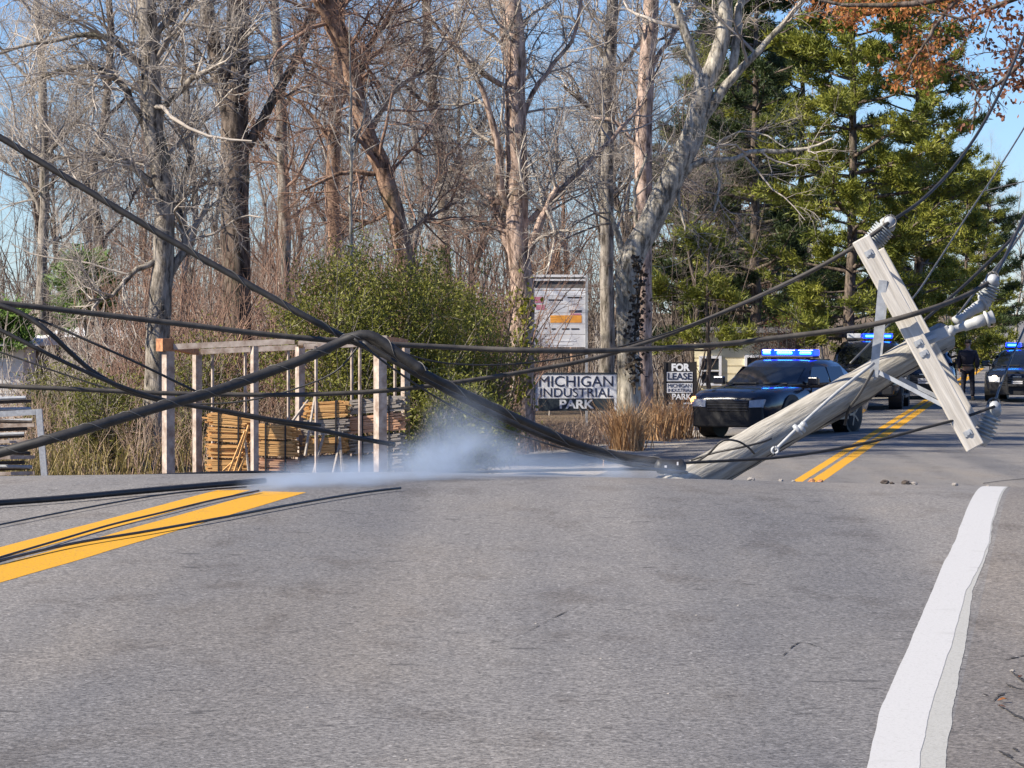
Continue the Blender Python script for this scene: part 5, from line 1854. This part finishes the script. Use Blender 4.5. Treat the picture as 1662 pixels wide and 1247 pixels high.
for i, (pts_, w) in enumerate((([(1628, 1073), (1645, 1069), (1662, 1066), (1690, 1060)], .006), ([(1640, 1090), (1652, 1100), (1662, 1108), (1690, 1125)], .007), ([(1633, 1112), (1648, 1118), (1670, 1122)], .005),
                               ([(1612, 1140), (1622, 1130), (1634, 1125), (1662, 1124), (1690, 1120)], .0045), ([(1618, 1145), (1635, 1155), (1650, 1164), (1690, 1182)], .006),
                               ([(1619, 1220), (1635, 1228), (1645, 1236)], .006), ([(1645, 1215), (1652, 1221)], .005), ([(1595, 1127), (1604, 1132)], .004), ([(1640, 1233), (1662, 1247), (1680, 1258)], .004), ([(1570, 1196), (1600, 1199)], .0022), ([(940, 985), (900, 1003), (850, 1030)], .0022), ([(1270, 1066), (1300, 1044), (1345, 1058)], .002))):
    crack(pts_, w, i)


def litter(label, px, py, size, m, rot, name='dead_leaf'):
    h_ = ground_hit(px, py)
    z_ = float(road_z(h_[2], h_[3])) + .006
    g_ = []
    for (u, v, hh_) in ((0, 0, 0), (.35, .22, .12), (.7, .25, .2), (1, 0, .05), (.7, -.25, .16), (.35, -.22, .1)):
        a_, b2_ = u * size, v * size
        g_.append((a_ * math.cos(rot) - b2_ * math.sin(rot), a_ * math.sin(rot) + b2_ * math.cos(rot), hh_ * size))
    o = MB().loft([g_, [(p[0], p[1], p[2] + .0012) for p in g_]]).build(name, m, None)
    o.location = (h_[0], h_[1], z_)
    tag(o, label, 'leaf', 'dead leaves on the shoulder')


litter('curled tan leaf in the largest shoulder crack', 1619, 1142, .030, M_OAK, .4)
litter('brown leaf just below the curled tan leaf', 1632, 1152, .022, M_OAK_DK, 2.4)
litter('dark leaf lying by the right frame edge crack', 1654, 1104, .022, M_OAK_DK, 1.2)
STONES = ['white stone beside the largest shoulder crack', 'pale stone between the lane middle and the white edge line', 'tiny stone far up the lane near the brow', 'tiny stone beside the hairline lane crack', 'tiny stone below the hairline lane crack',
          'tiny stone in the lower middle of the lane', 'tiny stone just left of the forked hairline crack', 'tiny white stone near the brow below the smoke', 'tiny stone in the lower left of the lane', 'tiny stone at the bottom of the lane left of centre']
for i, (px, py) in enumerate(((1643, 1091), (1130, 1000), (1240, 830), (870, 1013), (975, 1071), (1085, 1128), (1198, 984), (765, 912), (500, 1150), (660, 1236))):
    rock(STONES[i], px, py, .005 if i else .008, M_STONE, 'loose_stone', 'stone')


# ------------------------------------------------------------------ smoke hugging the road
def smoke():
    YS = 17.6
    secs = [(366, 792, 8, 15.6), (430, 786, 24, 15.7), (500, 776, 38, 15.9), (580, 764, 52, 16.3), (650, 748, 66, 16.8), (700, 730, 88, 17.2), (745, 714, 104, 17.4), (790, 726, 86, 17.5), (840, 740, 54, 17.7), (900, 748, 38, 18), (980, 756, 26, 18.3), (1060, 762, 20, 18.6), (1130, 764, 10, 18.8)]
    rings = []
    for px, py, rp, Y_ in secs:
        c = P(px, py, Y_)
        r = rp * Y_ / FPX * 1.25
        rings.append([(c[0], c[1] + .75 * math.cos(a_) * min(1.0, rp / 40 + .35), c[2] + r * math.sin(a_)) for a_ in np.arange(16) / 16 * 2 * PI])
    o = MB().loft(rings)
    base = P(700, 760, YS)
    m = bpy.data.materials.new('thin_blue_smoke')
    m.use_nodes = True
    nt = m.node_tree
    nt.nodes.clear()
    out = nt.nodes.new('ShaderNodeOutputMaterial')
    pv = nt.nodes.new('ShaderNodeVolumePrincipled')
    pv.inputs['Color'].default_value = (.52, .62, .77, 1)
    pv.inputs['Anisotropy'].default_value = .1
    nt.links.new(pv.outputs[0], out.inputs['Volume'])
    co = coords(nt)
    blobs = [(455, 788, 72, 22, 1.25, 15.7), (550, 778, 125, 38, 1.1, 16.1), (650, 766, 130, 50, .75, 16.8), (750, 706, 72, 82, .40, 17.4), (715, 752, 125, 54, .6, 17.1), (800, 748, 105, 50, .5, 17.5), (890, 758, 130, 30, .4, 18), (1010, 765, 150, 22, .4, 18.5)]
    total = None
    for px, py, rx, rz, wgt, YS in blobs:
        c = P(px, py, YS) - base
        mp = nt.nodes.new('ShaderNodeMapping')
        mp.vector_type = 'POINT'
        sx, sz = 1 / (rx * YS / FPX), 1 / (rz * YS / FPX)
        mp.inputs['Scale'].default_value = (sx, 1 / .6, sz)
        mp.inputs['Location'].default_value = (-c[0] * sx, -c[1] / .6, -c[2] * sz)
        nt.links.new(co, mp.inputs[0])
        ln = nt.nodes.new('ShaderNodeVectorMath')
        ln.operation = 'LENGTH'
        nt.links.new(mp.outputs[0], ln.inputs[0])
        mr = nt.nodes.new('ShaderNodeMapRange')
        mr.interpolation_type = 'SMOOTHSTEP'
        mr.inputs['From Min'].default_value, mr.inputs['From Max'].default_value = 1.15, 0.0
        mr.inputs['To Min'].default_value, mr.inputs['To Max'].default_value = 0, wgt
        nt.links.new(ln.outputs['Value'], mr.inputs[0])
        if total is None:
            total = mr.outputs[0]
        else:
            ad = nt.nodes.new('ShaderNodeMath')
            nt.links.new(total, ad.inputs[0])
            nt.links.new(mr.outputs[0], ad.inputs[1])
            total = ad.outputs[0]
    nz = noise(nt, co, 3.6, 3, .5, ((1, 1, 1.35), (0, .3, 0)))
    nz.node.inputs['Distortion'].default_value = .8
    rm = nt.nodes.new('ShaderNodeMapRange')
    rm.inputs['From Min'].default_value, rm.inputs['From Max'].default_value = .38, .66
    rm.inputs['To Min'].default_value, rm.inputs['To Max'].default_value = .06, 2.3
    nt.links.new(nz, rm.inputs[0])
    mu = nt.nodes.new('ShaderNodeMath')
    mu.operation = 'MULTIPLY'
    nt.links.new(total, mu.inputs[0])
    nt.links.new(rm.outputs[0], mu.inputs[1])
    m2 = nt.nodes.new('ShaderNodeMath')
    m2.operation = 'MULTIPLY'
    nt.links.new(mu.outputs[0], m2.inputs[0])
    m2.inputs[1].default_value = 2.0
    nt.links.new(m2.outputs[0], pv.inputs['Density'])
    ob = o.build('smoke', m, None, off=base)
    ob.location = base
    ob['kind'] = 'stuff'
    ob['label'] = 'thin blue smoke drifting low over the brow of the road'


smoke()
